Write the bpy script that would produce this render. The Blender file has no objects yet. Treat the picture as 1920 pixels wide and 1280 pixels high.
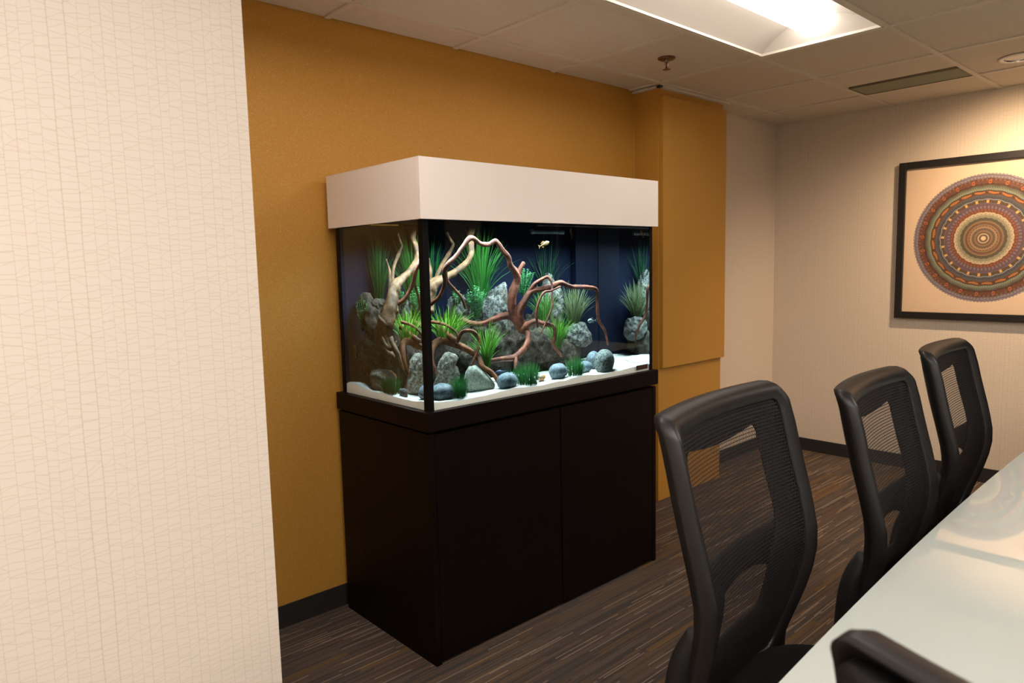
import bpy, bmesh, math, random
from mathutils import Vector, Matrix, noise
import numpy as np
random.seed(7)
D = bpy.data
SC = bpy.context.scene
COL = SC.collection
PI = math.pi

# ------------------------------------------------------------------ camera, world, exposure
cam_d = D.cameras.new('camera')
cam = D.objects.new('camera', cam_d)
COL.objects.link(cam)
cam_d.sensor_width = 36.0
cam_d.lens = 24.804
cam_d.clip_start = 0.02
r_ = Vector((0.73811312, -0.6743224, -0.02187077))
u_ = Vector((0.08857225, 0.0647132, 0.99396537))
f_ = Vector((0.66883778, 0.73559602, -0.10749191))
M = Matrix((r_, u_, -f_)).transposed().to_4x4()
M.translation = Vector((-1.3208, -1.8717, 1.3629))
cam.matrix_world = M
cam_d.dof.use_dof = True
cam_d.dof.focus_distance = 2.4
cam_d.dof.aperture_fstop = 7.1
SC.camera = cam

w = D.worlds.new('world'); SC.world = w
w.use_nodes = True
w.node_tree.nodes['Background'].inputs[0].default_value = (0.9, 0.75, 0.6, 1)
w.node_tree.nodes['Background'].inputs[1].default_value = 0.02

SC.view_settings.view_transform = 'Standard'
SC.view_settings.look = 'None'
SC.view_settings.gamma = 1.0
SC.view_settings.use_curve_mapping = False
SC.view_settings.exposure = 0.5
SC.cycles.caustics_reflective = False
SC.cycles.caustics_refractive = False
SC.cycles.max_bounces = 10
SC.cycles.diffuse_bounces = 4
SC.cycles.glossy_bounces = 5
SC.cycles.transmission_bounces = 8
SC.cycles.transparent_max_bounces = 16
SC.cycles.sample_clamp_indirect = 6.0

WARM = (1.0, 0.70, 0.44)
ADDED_E = 31.0        # lens emission of the unseen ceiling lights added around the camera
DOWN_W = 95.0           # watts of each downlight spot
TANK_W = 19.0           # watts of the aquarium lamp

# ------------------------------------------------------------------ node helpers
def srgb(r, g, b):
    def c(v):
        v /= 255.0
        return v/12.92 if v <= 0.04045 else ((v+0.055)/1.055)**2.4
    return (c(r), c(g), c(b), 1.0)

class NT:
    def __init__(s, name):
        s.m = D.materials.new(name); s.m.use_nodes = True
        s.t = s.m.node_tree; s.t.nodes.clear()
        s.out = s.t.nodes.new('ShaderNodeOutputMaterial')
    def n(s, typ, ins=None, **kw):
        nd = s.t.nodes.new(typ)
        for k, v in kw.items(): setattr(nd, k, v)
        for k, v in (ins or {}).items():
            if hasattr(v, 'is_output'): s.t.links.new(v, nd.inputs[k])
            else: nd.inputs[k].default_value = v
        return nd
    def math(s, op, a, b=None, c=None, clamp=False):
        ins = {0: a}
        if b is not None: ins[1] = b
        if c is not None: ins[2] = c
        return s.n('ShaderNodeMath', ins, operation=op, use_clamp=clamp).outputs[0]
    def mix(s, f, a, b, blend='MIX'):
        nd = s.n('ShaderNodeMix', None, data_type='RGBA', blend_type=blend)
        for i, v in ((0, f), (6, a), (7, b)):
            if hasattr(v, 'is_output'): s.t.links.new(v, nd.inputs[i])
            else: nd.inputs[i].default_value = v
        return nd.outputs[2]
    def coord(s, which='Object'):
        return s.n('ShaderNodeTexCoord').outputs[which]
    def geo(s):
        return s.n('ShaderNodeNewGeometry').outputs['Position']
    def xyz(s, v):
        o = s.n('ShaderNodeSeparateXYZ', {0: v}).outputs
        return o[0], o[1], o[2]
    def vec(s, x, y, z=0.0):
        return s.n('ShaderNodeCombineXYZ', {0: x, 1: y, 2: z}).outputs[0]
    def noise(s, v, scale, detail=3, rough=0.5, out='Fac'):
        return s.n('ShaderNodeTexNoise', {'Vector': v, 'Scale': scale, 'Detail': detail, 'Roughness': rough}).outputs[out]
    def ramp(s, f, stops, interp='LINEAR'):
        nd = s.n('ShaderNodeValToRGB', {0: f})
        cr = nd.color_ramp; cr.interpolation = interp
        while len(cr.elements) < len(stops): cr.elements.new(0.5)
        for e, (p, c) in zip(cr.elements, stops):
            e.position = p; e.color = c if len(c) == 4 else (*c, 1)
        return nd.outputs[0]
    def bump(s, h, strength=0.3, dist=0.01):
        return s.n('ShaderNodeBump', {'Height': h, 'Strength': strength, 'Distance': dist}).outputs[0]
    def bsdf(s, color, rough=0.5, metal=0.0, spec=0.5, normal=None, **extra):
        ins = {'Base Color': color, 'Roughness': rough, 'Metallic': metal, 'Specular IOR Level': spec}
        if normal is not None: ins['Normal'] = normal
        ins.update(extra)
        b = s.n('ShaderNodeBsdfPrincipled', ins)
        s.t.links.new(b.outputs[0], s.out.inputs[0])
        return b
    def surf(s, sh): s.t.links.new(sh, s.out.inputs[0])

def simple(name, col, rough=0.5, metal=0.0, spec=0.5, bump=None, var=0.0, vscale=20):
    t = NT(name)
    c = col
    if var:
        nz = t.noise(t.coord(), vscale, 4)
        c = t.mix(nz, tuple(x*(1-var) for x in col[:3])+(1,), tuple(min(1, x*(1+var)) for x in col[:3])+(1,))
    nrm = None
    if bump:
        nrm = t.bump(t.noise(t.coord(), bump[0], 3), bump[1], bump[2])
    t.bsdf(c, rough, metal, spec, nrm)
    return t.m

# ------------------------------------------------------------------ mesh helpers
def link(name, me, mat=None, parent=None, smooth=False, loc=None):
    o = D.objects.new(name, me); COL.objects.link(o)
    if mat is not None:
        if len(me.materials) == 0: me.materials.append(mat)
    if parent is not None: o.parent = parent
    if loc is not None: o.location = loc
    if smooth:
        for p in me.polygons: p.use_smooth = True
    return o
def from_bm(name, bm, mat=None, parent=None, smooth=False, loc=None, recalc=True):
    if recalc: bmesh.ops.recalc_face_normals(bm, faces=bm.faces[:])
    me = D.meshes.new(name); bm.to_mesh(me); bm.free()
    return link(name, me, mat, parent, smooth, loc)
def from_data(name, v, f, mat=None, parent=None, smooth=False, loc=None):
    me = D.meshes.new(name); me.from_pydata([tuple(p) for p in v], [], f); me.update()
    return link(name, me, mat, parent, smooth, loc)
def box_bm(bm, x0, x1, y0, y1, z0, z1):
    vs = [bm.verts.new((x, y, z)) for z in (z0, z1) for y in (y0, y1) for x in (x0, x1)]
    for f in ((0,2,3,1),(4,5,7,6),(0,1,5,4),(2,6,7,3),(0,4,6,2),(1,3,7,5)):
        bm.faces.new([vs[i] for i in f])
    return vs
def box(name, x0, x1, y0, y1, z0, z1, mat, parent=None, bevel=0.0, seg=2):
    bm = bmesh.new(); box_bm(bm, x0, x1, y0, y1, z0, z1)
    if bevel:
        bmesh.ops.bevel(bm, geom=bm.edges[:]+bm.verts[:], offset=bevel, segments=seg, profile=0.7, affect='EDGES')
    return from_bm(name, bm, mat, parent, smooth=False)
def thing(name, label, cat, loc=(0,0,0), group=None, rz=0.0):
    o = D.objects.new(name, None); COL.objects.link(o)
    o.location = loc; o.rotation_euler = (0, 0, rz); o.empty_display_size = 0.05
    o['label'] = label; o['category'] = cat
    if group: o['group'] = group
    return o
def tag(o, label, cat, group=None, kind=None):
    o['label'] = label; o['category'] = cat
    if group: o['group'] = group
    if kind: o['kind'] = kind
    return o
def struct(o):
    o['kind'] = 'structure'; return o
def plabel(o, s): o['label'] = s; return o
def setp(o, parent):
    """parent keeping world placement for parts modelled in world space"""
    o.parent = parent
    o.matrix_parent_inverse = parent_inv(parent)
    return o
def parent_inv(p):
    m = Matrix.Translation(p.location) @ Matrix.Rotation(p.rotation_euler[2], 4, 'Z')
    return m.inverted()
def lathe(bm, prof, cx=0, cy=0, cz=0, n=24, axis='z'):
    rings = []
    for r, h in prof:
        ring = []
        for k in range(n):
            a = 2*PI*k/n
            if axis == 'z': p = (cx+r*math.cos(a), cy+r*math.sin(a), cz+h)
            elif axis == 'x': p = (cx+h, cy+r*math.cos(a), cz+r*math.sin(a))
            else: p = (cx+r*math.cos(a), cy+h, cz+r*math.sin(a))
            ring.append(bm.verts.new(p))
        rings.append(ring)
    for a, b in zip(rings, rings[1:]):
        for k in range(n):
            bm.faces.new((a[k], a[(k+1)%n], b[(k+1)%n], b[k]))
    for ring, flip in ((rings[0], True), (rings[-1], False)):
        if prof[0 if flip else -1][0] > 1e-5:
            bm.faces.new(ring[::-1] if flip else ring)
    return rings
def catmull(P, n):
    P = [np.array(p, float) for p in P]
    P = [2*P[0]-P[1]] + P + [2*P[-1]-P[-2]]
    out = []
    for i in range(1, len(P)-2):
        for k in range(n):
            t = k/n
            a, b, c, d = P[i-1], P[i], P[i+1], P[i+2]
            out.append(0.5*((2*b)+(-a+c)*t+(2*a-5*b+4*c-d)*t*t+(-a+3*b-3*c+d)*t**3))
    out.append(P[-2])
    return out
def tube_data(pts, sides=10, sub=5, rough=0.0, seed=0.0, flat=0.0):
    """pts: (x, y, z, radius). returns verts, faces of a capped tapering tube"""
    Q = catmull(pts, sub)
    V = []; F = []
    T = []
    for i in range(len(Q)):
        a = Q[max(i-1, 0)][:3]; b = Q[min(i+1, len(Q)-1)][:3]
        t = b-a; T.append(t/(np.linalg.norm(t)+1e-9))
    up = np.array([0.31, 0.93, 0.2]); 
    n0 = np.cross(T[0], up); n0 /= np.linalg.norm(n0)
    for i, q in enumerate(Q):
        n0 = n0 - T[i]*(n0@T[i]); n0 /= np.linalg.norm(n0)
        b0 = np.cross(T[i], n0)
        r = max(q[3], 0.0008)
        for k in range(sides):
            a = 2*PI*k/sides
            rr = r
            if rough:
                nv = noise.noise(Vector((q[0]*40+seed, q[1]*40+math.cos(a)*1.7, q[2]*40+math.sin(a)*1.7)))
                nv2 = noise.noise(Vector((q[0]*12+seed+9, q[1]*12+math.cos(a)*0.9, q[2]*12+math.sin(a)*0.9)))
                rr = r*(1+rough*nv+rough*1.3*nv2)
            V.append(q[:3]+n0*math.cos(a)*rr+b0*math.sin(a)*rr*(1-flat))
    for i in range(len(Q)-1):
        for k in range(sides):
            k2 = (k+1) % sides
            F.append((i*sides+k, i*sides+k2, (i+1)*sides+k2, (i+1)*sides+k))
    for base, q, s, rev in ((0, Q[0], -1, True), ((len(Q)-1)*sides, Q[-1], 1, False)):
        c = len(V); V.append(q[:3]+T[0 if rev else -1]*s*q[3]*0.35)
        for k in range(sides):
            k2 = (k+1) % sides
            F.append((base+k2, base+k, c) if rev else (base+k, base+k2, c))
    return V, F
def tube(name, pts, mat, parent=None, **kw):
    V, F = tube_data(pts, **kw)
    return from_data(name, V, F, mat, parent, smooth=True)
def cyl_between(bm, a, b, r, n=10):
    a = Vector(a); b = Vector(b); d = (b-a); L = d.length; q = d.to_track_quat('Z', 'Y')
    rings = []
    for h in (0, L):
        rings.append([bm.verts.new(a+q@Vector((r*math.cos(2*PI*k/n), r*math.sin(2*PI*k/n), h))) for k in range(n)])
    for k in range(n):
        bm.faces.new((rings[0][k], rings[0][(k+1)%n], rings[1][(k+1)%n], rings[1][k]))
    bm.faces.new(rings[0][::-1]); bm.faces.new(rings[1])

# ------------------------------------------------------------------ materials
def mat_wallpaper(name, horiz, base, line):
    """cream wallpaper with a net of fine crackle lines; horiz: 0 = wall runs along x, 1 = along y"""
    t = NT(name)
    x, y, z = t.xyz(t.geo())
    h = x if horiz == 0 else y
    P, Q = 0.0185, 0.0092
    hw = t.math('ADD', h, t.math('ADD', t.math('MULTIPLY', t.math('SINE', t.math('MULTIPLY', h, 67.0)), 0.0034), t.math('MULTIPLY', t.math('SINE', t.math('MULTIPLY', h, 251.0)), 0.0012)))
    hu = t.math('DIVIDE', hw, P)
    i = t.math('FLOOR', hu); 
    def wn(a, b, off):
        return t.n('ShaderNodeTexWhiteNoise', {'Vector': t.vec(a, b, off)}, noise_dimensions='3D').outputs['Value']
    # jittered column borders
    j0 = t.math('MULTIPLY', t.math('SUBTRACT', wn(i, 0.0, 3.3), 0.5), 0.5)
    j1 = t.math('MULTIPLY', t.math('SUBTRACT', wn(t.math('ADD', i, 1.0), 0.0, 3.3), 0.5), 0.5)
    # vertical lines: wobble a little with height
    wob = t.math('MULTIPLY', t.math('SUBTRACT', t.noise(t.vec(t.math('MULTIPLY', i, 7.31), t.math('MULTIPLY', z, 9.0), 0.0), 1.0, 1), 0.5), 0.14)
    fr = t.math('SUBTRACT', t.math('FRACT', hu), wob)
    b0 = t.math('MAXIMUM', j0, 0.0); 
    dv = t.math('ABSOLUTE', t.math('SUBTRACT', fr, 0.32))
    vl = t.math('LESS_THAN', dv, 0.027)
    k = t.math('DIVIDE', z, Q)
    kf = t.math('FLOOR', k)
    u = t.math('FRACT', hu)
    hl = None
    u = t.math('FRACT', t.math('SUBTRACT', hu, 0.32))
    i = t.math('FLOOR', t.math('SUBTRACT', hu, 0.32))
    for dk in (-2.0, -1.0, 0.0, 1.0, 2.0):
        kk = t.math('ADD', kf, dk)
        a = wn(i, kk, 1.1); b = wn(i, kk, 7.7)
        # a few strong diagonals among near-level threads
        big = t.math('MULTIPLY', t.math('GREATER_THAN', wn(i, kk, 4.4), 0.72), 2.4)
        sl = t.math('MULTIPLY', t.math('SUBTRACT', b, 0.5), t.math('ADD', 0.9, big))
        yk = t.math('ADD', t.math('ADD', kk, a), t.math('MULTIPLY', sl, t.math('SUBTRACT', u, 0.5)))
        d = t.math('ABSOLUTE', t.math('SUBTRACT', k, yk))
        l = t.math('LESS_THAN', d, 0.06)
        hl = l if hl is None else t.math('MAXIMUM', hl, l)
    fac = t.math('ADD', t.math('MULTIPLY', vl, 0.42), t.math('MULTIPLY', hl, 0.42), clamp=True)
    weave = t.noise(t.vec(t.math('MULTIPLY', h, 900.0), t.math('MULTIPLY', z, 300.0), 0.0), 1.0, 2)
    c = t.mix(fac, base, line)
    c = t.mix(t.math('MULTIPLY', weave, 0.06), c, (1, 1, 1, 1))
    t.bsdf(c, 0.62, 0, 0.35, t.bump(t.math('SUBTRACT', weave, t.math('MULTIPLY', fac, 0.6)), 0.08, 0.001))
    return t.m
MW_LEFT = mat_wallpaper('wallpaper_crackle_x', 0, srgb(226, 212, 196), srgb(190, 170, 142))
MW_RIGHT = mat_wallpaper('wallpaper_crackle_y', 1, srgb(216, 202, 184), srgb(168, 148, 120))

def mat_gold():
    t = NT('gold_wallcovering')
    g = t.geo()
    x, y, z = t.xyz(g)
    fine = t.noise(g, 420, 2, 0.6)
    mid = t.noise(g, 300, 3, 0.6)
    cell = t.n('ShaderNodeTexVoronoi', {'Vector': g, 'Scale': 560.0}, feature='F1')
    rnd = t.n('ShaderNodeTexWhiteNoise', {'Vector': cell.outputs['Color']}, noise_dimensions='3D').outputs['Value']
    spark = t.math('GREATER_THAN', rnd, 0.91)
    c = t.mix(mid, srgb(180, 124, 34), srgb(208, 154, 66))
    c = t.mix(t.math('MULTIPLY', spark, 0.35), c, srgb(236, 206, 150))
    nrm = t.bump(t.math('ADD', t.math('MULTIPLY', fine, 0.5), mid), 0.5, 0.003)
    t.bsdf(c, t.math('ADD', 0.42, t.math('MULTIPLY', mid, 0.15)), t.math('ADD', 0.12, t.math('MULTIPLY', spark, 0.5)), 0.5, nrm)
    return t.m
M_GOLD = mat_gold()
M_GOLDPAINT = simple('gold_paint', srgb(192, 142, 60), 0.45, 0.1, 0.4, bump=(300, 0.06, 0.001), var=0.05, vscale=3)

def mat_carpet():
    t = NT('carpet_stripes')
    g = t.geo()
    x, y, z = t.xyz(g)
    ys = t.math('ADD', y, t.math('MULTIPLY', t.noise(t.vec(t.math('MULTIPLY', x, 1.5), y, 0.0), 1.0, 1), 0.004))
    def rows(pitch, length, off):
        r = t.math('FLOOR', t.math('DIVIDE', ys, pitch))
        ro = t.n('ShaderNodeTexWhiteNoise', {'Vector': t.vec(r, off, 0.0)}, noise_dimensions='3D').outputs['Value']
        s = t.math('ADD', t.math('DIVIDE', x, length), t.math('MULTIPLY', ro, 37.0))
        si = t.math('FLOOR', s)
        v = t.n('ShaderNodeTexWhiteNoise', {'Vector': t.vec(r, si, off)}, noise_dimensions='3D').outputs['Value']
        return v
    v1 = rows(0.0065, 0.34, 1.0)
    v2 = rows(0.021, 0.50, 5.0)
    v3 = rows(0.0048, 0.22, 9.0)
    c = t.mix(v1, srgb(80, 70, 64), srgb(108, 95, 86))
    c = t.mix(t.math('MULTIPLY', t.math('GREATER_THAN', v2, 0.62), 0.3), c, srgb(112, 90, 72))
    c = t.mix(t.math('MULTIPLY', t.math('LESS_THAN', v2, 0.2), 0.6), c, srgb(78, 74, 72))
    c = t.mix(t.math('MULTIPLY', t.math('GREATER_THAN', v2, 0.93), 0.45), c, srgb(130, 100, 50))
    c = t.mix(t.math('MULTIPLY', t.math('GREATER_THAN', v3, 0.93), 0.6), c, srgb(172, 152, 130))
    c = t.mix(t.math('MULTIPLY', t.math('LESS_THAN', v3, 0.05), 0.4), c, srgb(146, 108, 52))
    pile = t.noise(g, 900, 2, 0.7)
    c = t.mix(t.math('MULTIPLY', pile, 0.75), c, t.mix(0.5, c, srgb(40, 32, 28)))
    t.bsdf(c, 0.95, 0, 0.1, t.bump(pile, 0.6, 0.003))
    return t.m
M_CARPET = mat_carpet()

def mat_tile():
    t = NT('mineral_ceiling_tile')
    g = t.geo()
    n1 = t.noise(g, 190, 2, 0.5)
    pits = t.math('GREATER_THAN', n1, 0.70)
    n2 = t.noise(g, 60, 3)
    c = t.mix(n2, srgb(206, 196, 180), srgb(220, 210, 194))
    c = t.mix(t.math('MULTIPLY', pits, 0.5), c, srgb(128, 112, 92))
    t.bsdf(c, 0.9, 0, 0.2, t.bump(t.math('MULTIPLY', pits, -1.0), 0.4, 0.002))
    return t.m
M_TILE = mat_tile()
M_GRID = simple('grid_bar_white', srgb(214, 205, 190), 0.45)
M_WHITEMETAL = simple('white_enamel', srgb(232, 226, 216), 0.35)
M_DRY = simple('drywall_paint', srgb(214, 200, 182), 0.8, bump=(200, 0.05, 0.001))
M_BASE = simple('charcoal_rubber_base', srgb(36, 33, 31), 0.5, bump=(80, 0.05, 0.001))
M_ESP = None
def mat_espresso():
    t = NT('espresso_veneer')
    g = t.coord()
    x, y, z = t.xyz(g)
    gr = t.noise(t.vec(t.math('MULTIPLY', x, 60.0), t.math('MULTIPLY', y, 60.0), t.math('MULTIPLY', z, 3.0)), 1.0, 4, 0.6)
    c = t.mix(gr, srgb(8, 3, 2), srgb(18, 7, 5))
    t.bsdf(c, 0.5, 0, 0.16, t.bump(gr, 0.04, 0.001))
    return t.m
M_ESP = mat_espresso()
M_CANOPY = simple('canopy_satin_white', srgb(244, 234, 226), 0.4, bump=(50, 0.02, 0.001))
M_BLACKPL = simple('black_plastic', srgb(20, 17, 17), 0.44, bump=(1400, 0.10, 0.0006))
M_BLACKDK = simple('black_plastic_dark', srgb(14, 12, 12), 0.55, spec=0.3)
M_SEAT = simple('black_seat_fabric', srgb(16, 13, 12), 0.9, spec=0.2, bump=(700, 0.3, 0.001))
M_CHROME = simple('polished_metal', srgb(190, 188, 184), 0.2, 1.0)
M_SILI = simple('black_silicone', srgb(5, 5, 6), 0.6, spec=0.15)
M_BLACKFR = simple('black_frame_wood', srgb(24, 20, 18), 0.42, bump=(90, 0.03, 0.001))

def mat_net():
    t = NT('mesh_net')
    g = t.coord()
    x, y, z = t.xyz(g)
    P = 0.0072
    a = t.math('DIVIDE', x, P*0.88)
    row = t.math('DIVIDE', z, P)
    half = t.math('MULTIPLY', t.math('MODULO', t.math('FLOOR', row), 2.0), 0.5)
    fa = t.math('FRACT', t.math('ADD', t.math('ADD', a, half), 500.0)); fr = t.math('FRACT', row)
    da = t.math('ABSOLUTE', t.math('SUBTRACT', fa, 0.5)); dr = t.math('ABSOLUTE', t.math('SUBTRACT', fr, 0.5))
    hole = t.math('MULTIPLY', t.math('LESS_THAN', da, 0.28), t.math('LESS_THAN', dr, 0.37))
    b = t.n('ShaderNodeBsdfPrincipled', {'Base Color': srgb(30, 26, 26), 'Roughness': 0.7, 'Specular IOR Level': 0.3})
    tr = t.n('ShaderNodeBsdfTransparent')
    mx = t.n('ShaderNodeMixShader', {0: hole, 1: b.outputs[0], 2: tr.outputs[0]})
    t.surf(mx.outputs[0])
    return t.m
M_NET = mat_net()

def mat_emit(name, col, s):
    t = NT(name)
    e = t.n('ShaderNodeEmission', {0: (*col, 1), 1: s}); t.surf(e.outputs[0]); return t.m
M_LENS_ADDED = mat_emit('added_lens', (1.0, 0.97, 0.95), ADDED_E)  # for unseen lights added to brighten the left wall and room
M_LENS_DIM = mat_emit('lit_lens_dimmed', (1.0, 0.92, 0.84), 9.0)
M_ADDED_FAR = mat_emit('added_lens_far', (1.0, 0.91, 0.82), 41.0)  # for the unseen light added to lift the right wall and table
M_ADDED_MID = mat_emit('added_lens_middle', (1.0, 0.93, 0.86), 15.0)  # for the unseen light added to lift canopy side and gold wall
M_REFL = simple('troffer_reflector', srgb(196, 188, 178), 0.5)
M_BULB = mat_emit('lit_bulb', (1.0, 0.82, 0.62), 60.0)
M_TABLE = None
def mat_table():
    t = NT('back_painted_glass_top')
    b = t.bsdf(srgb(188, 194, 188), 0.02, 0, 0.62)
    b.inputs['Coat Weight'].default_value = 0.0
    return t.m
M_TABLE = mat_table()

def mat_pane():
    t = NT('tank_glass')
    fr = t.n('ShaderNodeFresnel', {'IOR': 1.28})
    gl = t.n('ShaderNodeBsdfGlossy', {'Color': (1, 1, 1, 1), 'Roughness': 0.0})
    tr = t.n('ShaderNodeBsdfTransparent', {'Color': (0.97, 0.99, 0.98, 1)})
    bf = t.n('ShaderNodeNewGeometry').outputs['Backfacing']
    fac = t.math('MULTIPLY', fr.outputs[0], t.math('SUBTRACT', 1.0, bf))
    mx = t.n('ShaderNodeMixShader', {0: fac, 1: tr.outputs[0], 2: gl.outputs[0]})
    t.surf(mx.outputs[0]); return t.m
M_PANE = mat_pane()
def mat_water():
    t = NT('aquarium_water')
    g = t.n('ShaderNodeBsdfGlass', {'Color': (0.93, 0.985, 1.0, 1), 'Roughness': 0.0, 'IOR': 1.333})
    t.surf(g.outputs[0]); return t.m
M_WATER = mat_water()
def mat_sand():
    t = NT('white_sand')
    g = t.coord()
    n = t.noise(g, 700, 2, 0.8)
    n2 = t.noise(g, 1100, 1, 0.5)
    c = t.mix(n, srgb(206, 202, 194), srgb(244, 242, 236))
    c = t.mix(t.math('MULTIPLY', t.math('GREATER_THAN', n2, 0.66), 0.35), c, srgb(160, 146, 128))
    t.bsdf(c, 0.9, 0, 0.2, t.bump(n, 0.5, 0.002)); return t.m
M_SAND = mat_sand()
def mat_rock(name, dark, light, accent=None, acc_amt=0.5, scale=60, bump=0.5, bd=0.004, rough=0.85):
    t = NT(name)
    g = t.coord()
    n1 = t.noise(g, scale, 5, 0.7)
    n2 = t.noise(g, scale*4, 3, 0.7)
    f = t.math('ADD', t.math('MULTIPLY', n1, 0.65), t.math('MULTIPLY', n2, 0.35))
    c = t.ramp(f, [(0.42, dark), (0.58, light)])
    if accent:
        n3 = t.noise(g, scale*0.35, 3, 0.6)
        c = t.mix(t.math('MULTIPLY', t.ramp(n3, [(0.52, (0,0,0)), (0.62, (1,1,1))]), acc_amt), c, accent)
    t.bsdf(c, rough, 0, 0.3, t.bump(f, bump, bd)); return t.m
MR_CRAG = mat_rock('craggy_grey_stone', srgb(20, 20, 20), srgb(116, 116, 110), srgb(66, 56, 44), 0.6, 55, 0.9, 0.008)
MR_DARK = mat_rock('brown_grey_stone_shaded', srgb(16, 12, 9), srgb(74, 64, 52), srgb(48, 31, 18), 0.7, 50, 0.9, 0.007)  # brown-grey stone, its colour darkened further to carry overhang shade
MR_SLAB = mat_rock('pitted_pale_stone', srgb(70, 60, 50), srgb(176, 172, 158), srgb(122, 90, 58), 0.7, 85, 1.0, 0.007)
MR_PALE = mat_rock('pale_granite', srgb(104, 106, 94), srgb(168, 170, 156), None, 0, 130, 0.2, 0.001)
MR_BLUE = mat_rock('blue_grey_pebble', srgb(72, 84, 92), srgb(116, 128, 134), None, 0, 40, 0.15, 0.001, 0.6)
MR_SPK = mat_rock('speckled_dark_stone', srgb(14, 18, 18), srgb(136, 142, 138), None, 0, 120, 0.5, 0.003)
MR_TAN = mat_rock('tan_stone', srgb(116, 108, 94), srgb(178, 172, 156), srgb(176, 110, 40), 0.9, 70, 0.4, 0.002)
def mat_wood(name, dark, light, hi):
    t = NT(name)
    g = t.coord()
    n1 = t.noise(g, 26, 4, 0.6)
    n2 = t.noise(g, 220, 3, 0.7)
    c = t.ramp(n1, [(0.35, dark), (0.6, light), (0.75, hi)])
    c = t.mix(t.math('MULTIPLY', t.math('GREATER_THAN', n2, 0.62), 0.5), c, dark)
    t.bsdf(c, 0.7, 0, 0.3, t.bump(t.math('ADD', n1, t.math('MULTIPLY', n2, 0.6)), 0.6, 0.004)); return t.m
MD_RED = mat_wood('red_driftwood', srgb(60, 26, 16), srgb(108, 56, 36), srgb(142, 92, 70))
MD_ORANGE = mat_wood('orange_driftwood', srgb(70, 34, 12), srgb(128, 74, 36), srgb(164, 112, 70))
MD_PALE = mat_wood('pale_driftwood', srgb(48, 30, 16), srgb(104, 74, 46), srgb(150, 120, 86))
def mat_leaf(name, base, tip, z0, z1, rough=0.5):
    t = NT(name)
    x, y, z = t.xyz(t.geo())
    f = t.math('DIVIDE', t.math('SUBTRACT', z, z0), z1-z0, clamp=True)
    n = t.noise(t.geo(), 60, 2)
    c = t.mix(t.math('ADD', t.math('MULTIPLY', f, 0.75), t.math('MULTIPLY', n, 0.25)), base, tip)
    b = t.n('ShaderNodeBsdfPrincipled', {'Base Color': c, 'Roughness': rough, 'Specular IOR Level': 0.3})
    tl = t.n('ShaderNodeBsdfTranslucent', {'Color': c})
    mx = t.n('ShaderNodeMixShader', {0: 0.25, 1: b.outputs[0], 2: tl.outputs[0]})
    t.surf(mx.outputs[0]); return t.m

# ------------------------------------------------------------------ the room shell
ZC = 2.302
RX0, RX1, RY0, YG = -3.2, 3.547, -4.3, 0.6415
NX = -0.79           # end of the foreground wall
NY = -0.60           # face of the foreground wall
floor = struct(box('floor', RX0-0.1, RX1+0.1, RY0-0.1, YG+0.1, -0.06, 0.0, M_CARPET))
floor['label'] = 'brown and grey striped carpet floor'
wl = struct(box('wall_left', RX0, NX, NY, YG+0.1, 0.0, ZC-0.001, MW_LEFT)); wl['label'] = 'cream crackle-pattern wall filling the left edge, in front of the gold wall'
wg = struct(box('wall_back', NX, 1.9224, YG, YG+0.1, 0.0, ZC+0.05, M_GOLD)); wg['label'] = 'gold textured wall behind the aquarium'
wb = struct(box('wall_back_right', 1.9224, RX1, YG, YG+0.1, 0.0, ZC+0.05, MW_LEFT)); wb['label'] = 'narrow cream wall between the gold column and the corner'
wr = struct(box('wall_right', RX1, RX1+0.1, RY0, YG+0.1, 0.0, ZC+0.05, MW_RIGHT)); wr['label'] = 'cream wall that carries the round patterned picture'
wf = struct(box('wall_front', RX0, RX1, RY0-0.1, RY0, 0.0, ZC+0.05, MW_LEFT)); wf['label'] = 'cream wall behind the camera'
win = struct(thing('added_window_1', 'wide dark window added behind the camera to darken the tank reflection', 'window', (0.9, RY0, 0.7))); del win['category']  # unseen dark glass, added so the tank front reflects something dark
M_DARK_GLASS = simple('dark_glass', srgb(12, 13, 16), 0.1, spec=0.3)
for k in range(4):
    x = -1.6+k*1.25
    setp(box('added_window_pane', x+0.03, x+1.22, RY0+0.001, RY0+0.012, 0.73, 2.12, M_DARK_GLASS), win)
    setp(box('added_window_frame', x-0.025, x+0.025, RY0+0.001, RY0+0.03, 0.70, 2.15, M_BLACKFR), win)
door = struct(thing('added_door_1', 'dark double door added on the right wall, out of frame, to darken the tank reflection', 'door', (RX1, -2.75, 0))); del door['category']  # unseen dark leaves, added to keep the tank front's reflection low
for a in ((-3.76, -2.76), (-2.74, -1.74)):
    setp(box('added_door_leaf', RX1-0.03, RX1-0.002, a[0]+0.01, a[1]-0.01, 0.005, 2.10, M_ESP, bevel=0.003), door)
for a in ((-3.84, -3.765, 0, 2.18), (-1.735, -1.66, 0, 2.18), (-3.764, -1.736, 2.105, 2.18)):
    setp(box('added_door_casing', RX1-0.04, RX1-0.001, a[0], a[1], a[2], a[3], M_ESP, bevel=0.003), door)
ww = struct(box('wall_far_left', RX0-0.1, RX0, RY0-0.1, NY, 0.0, ZC+0.05, MW_RIGHT)); ww['label'] = 'cream wall to the left of the camera'

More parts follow.
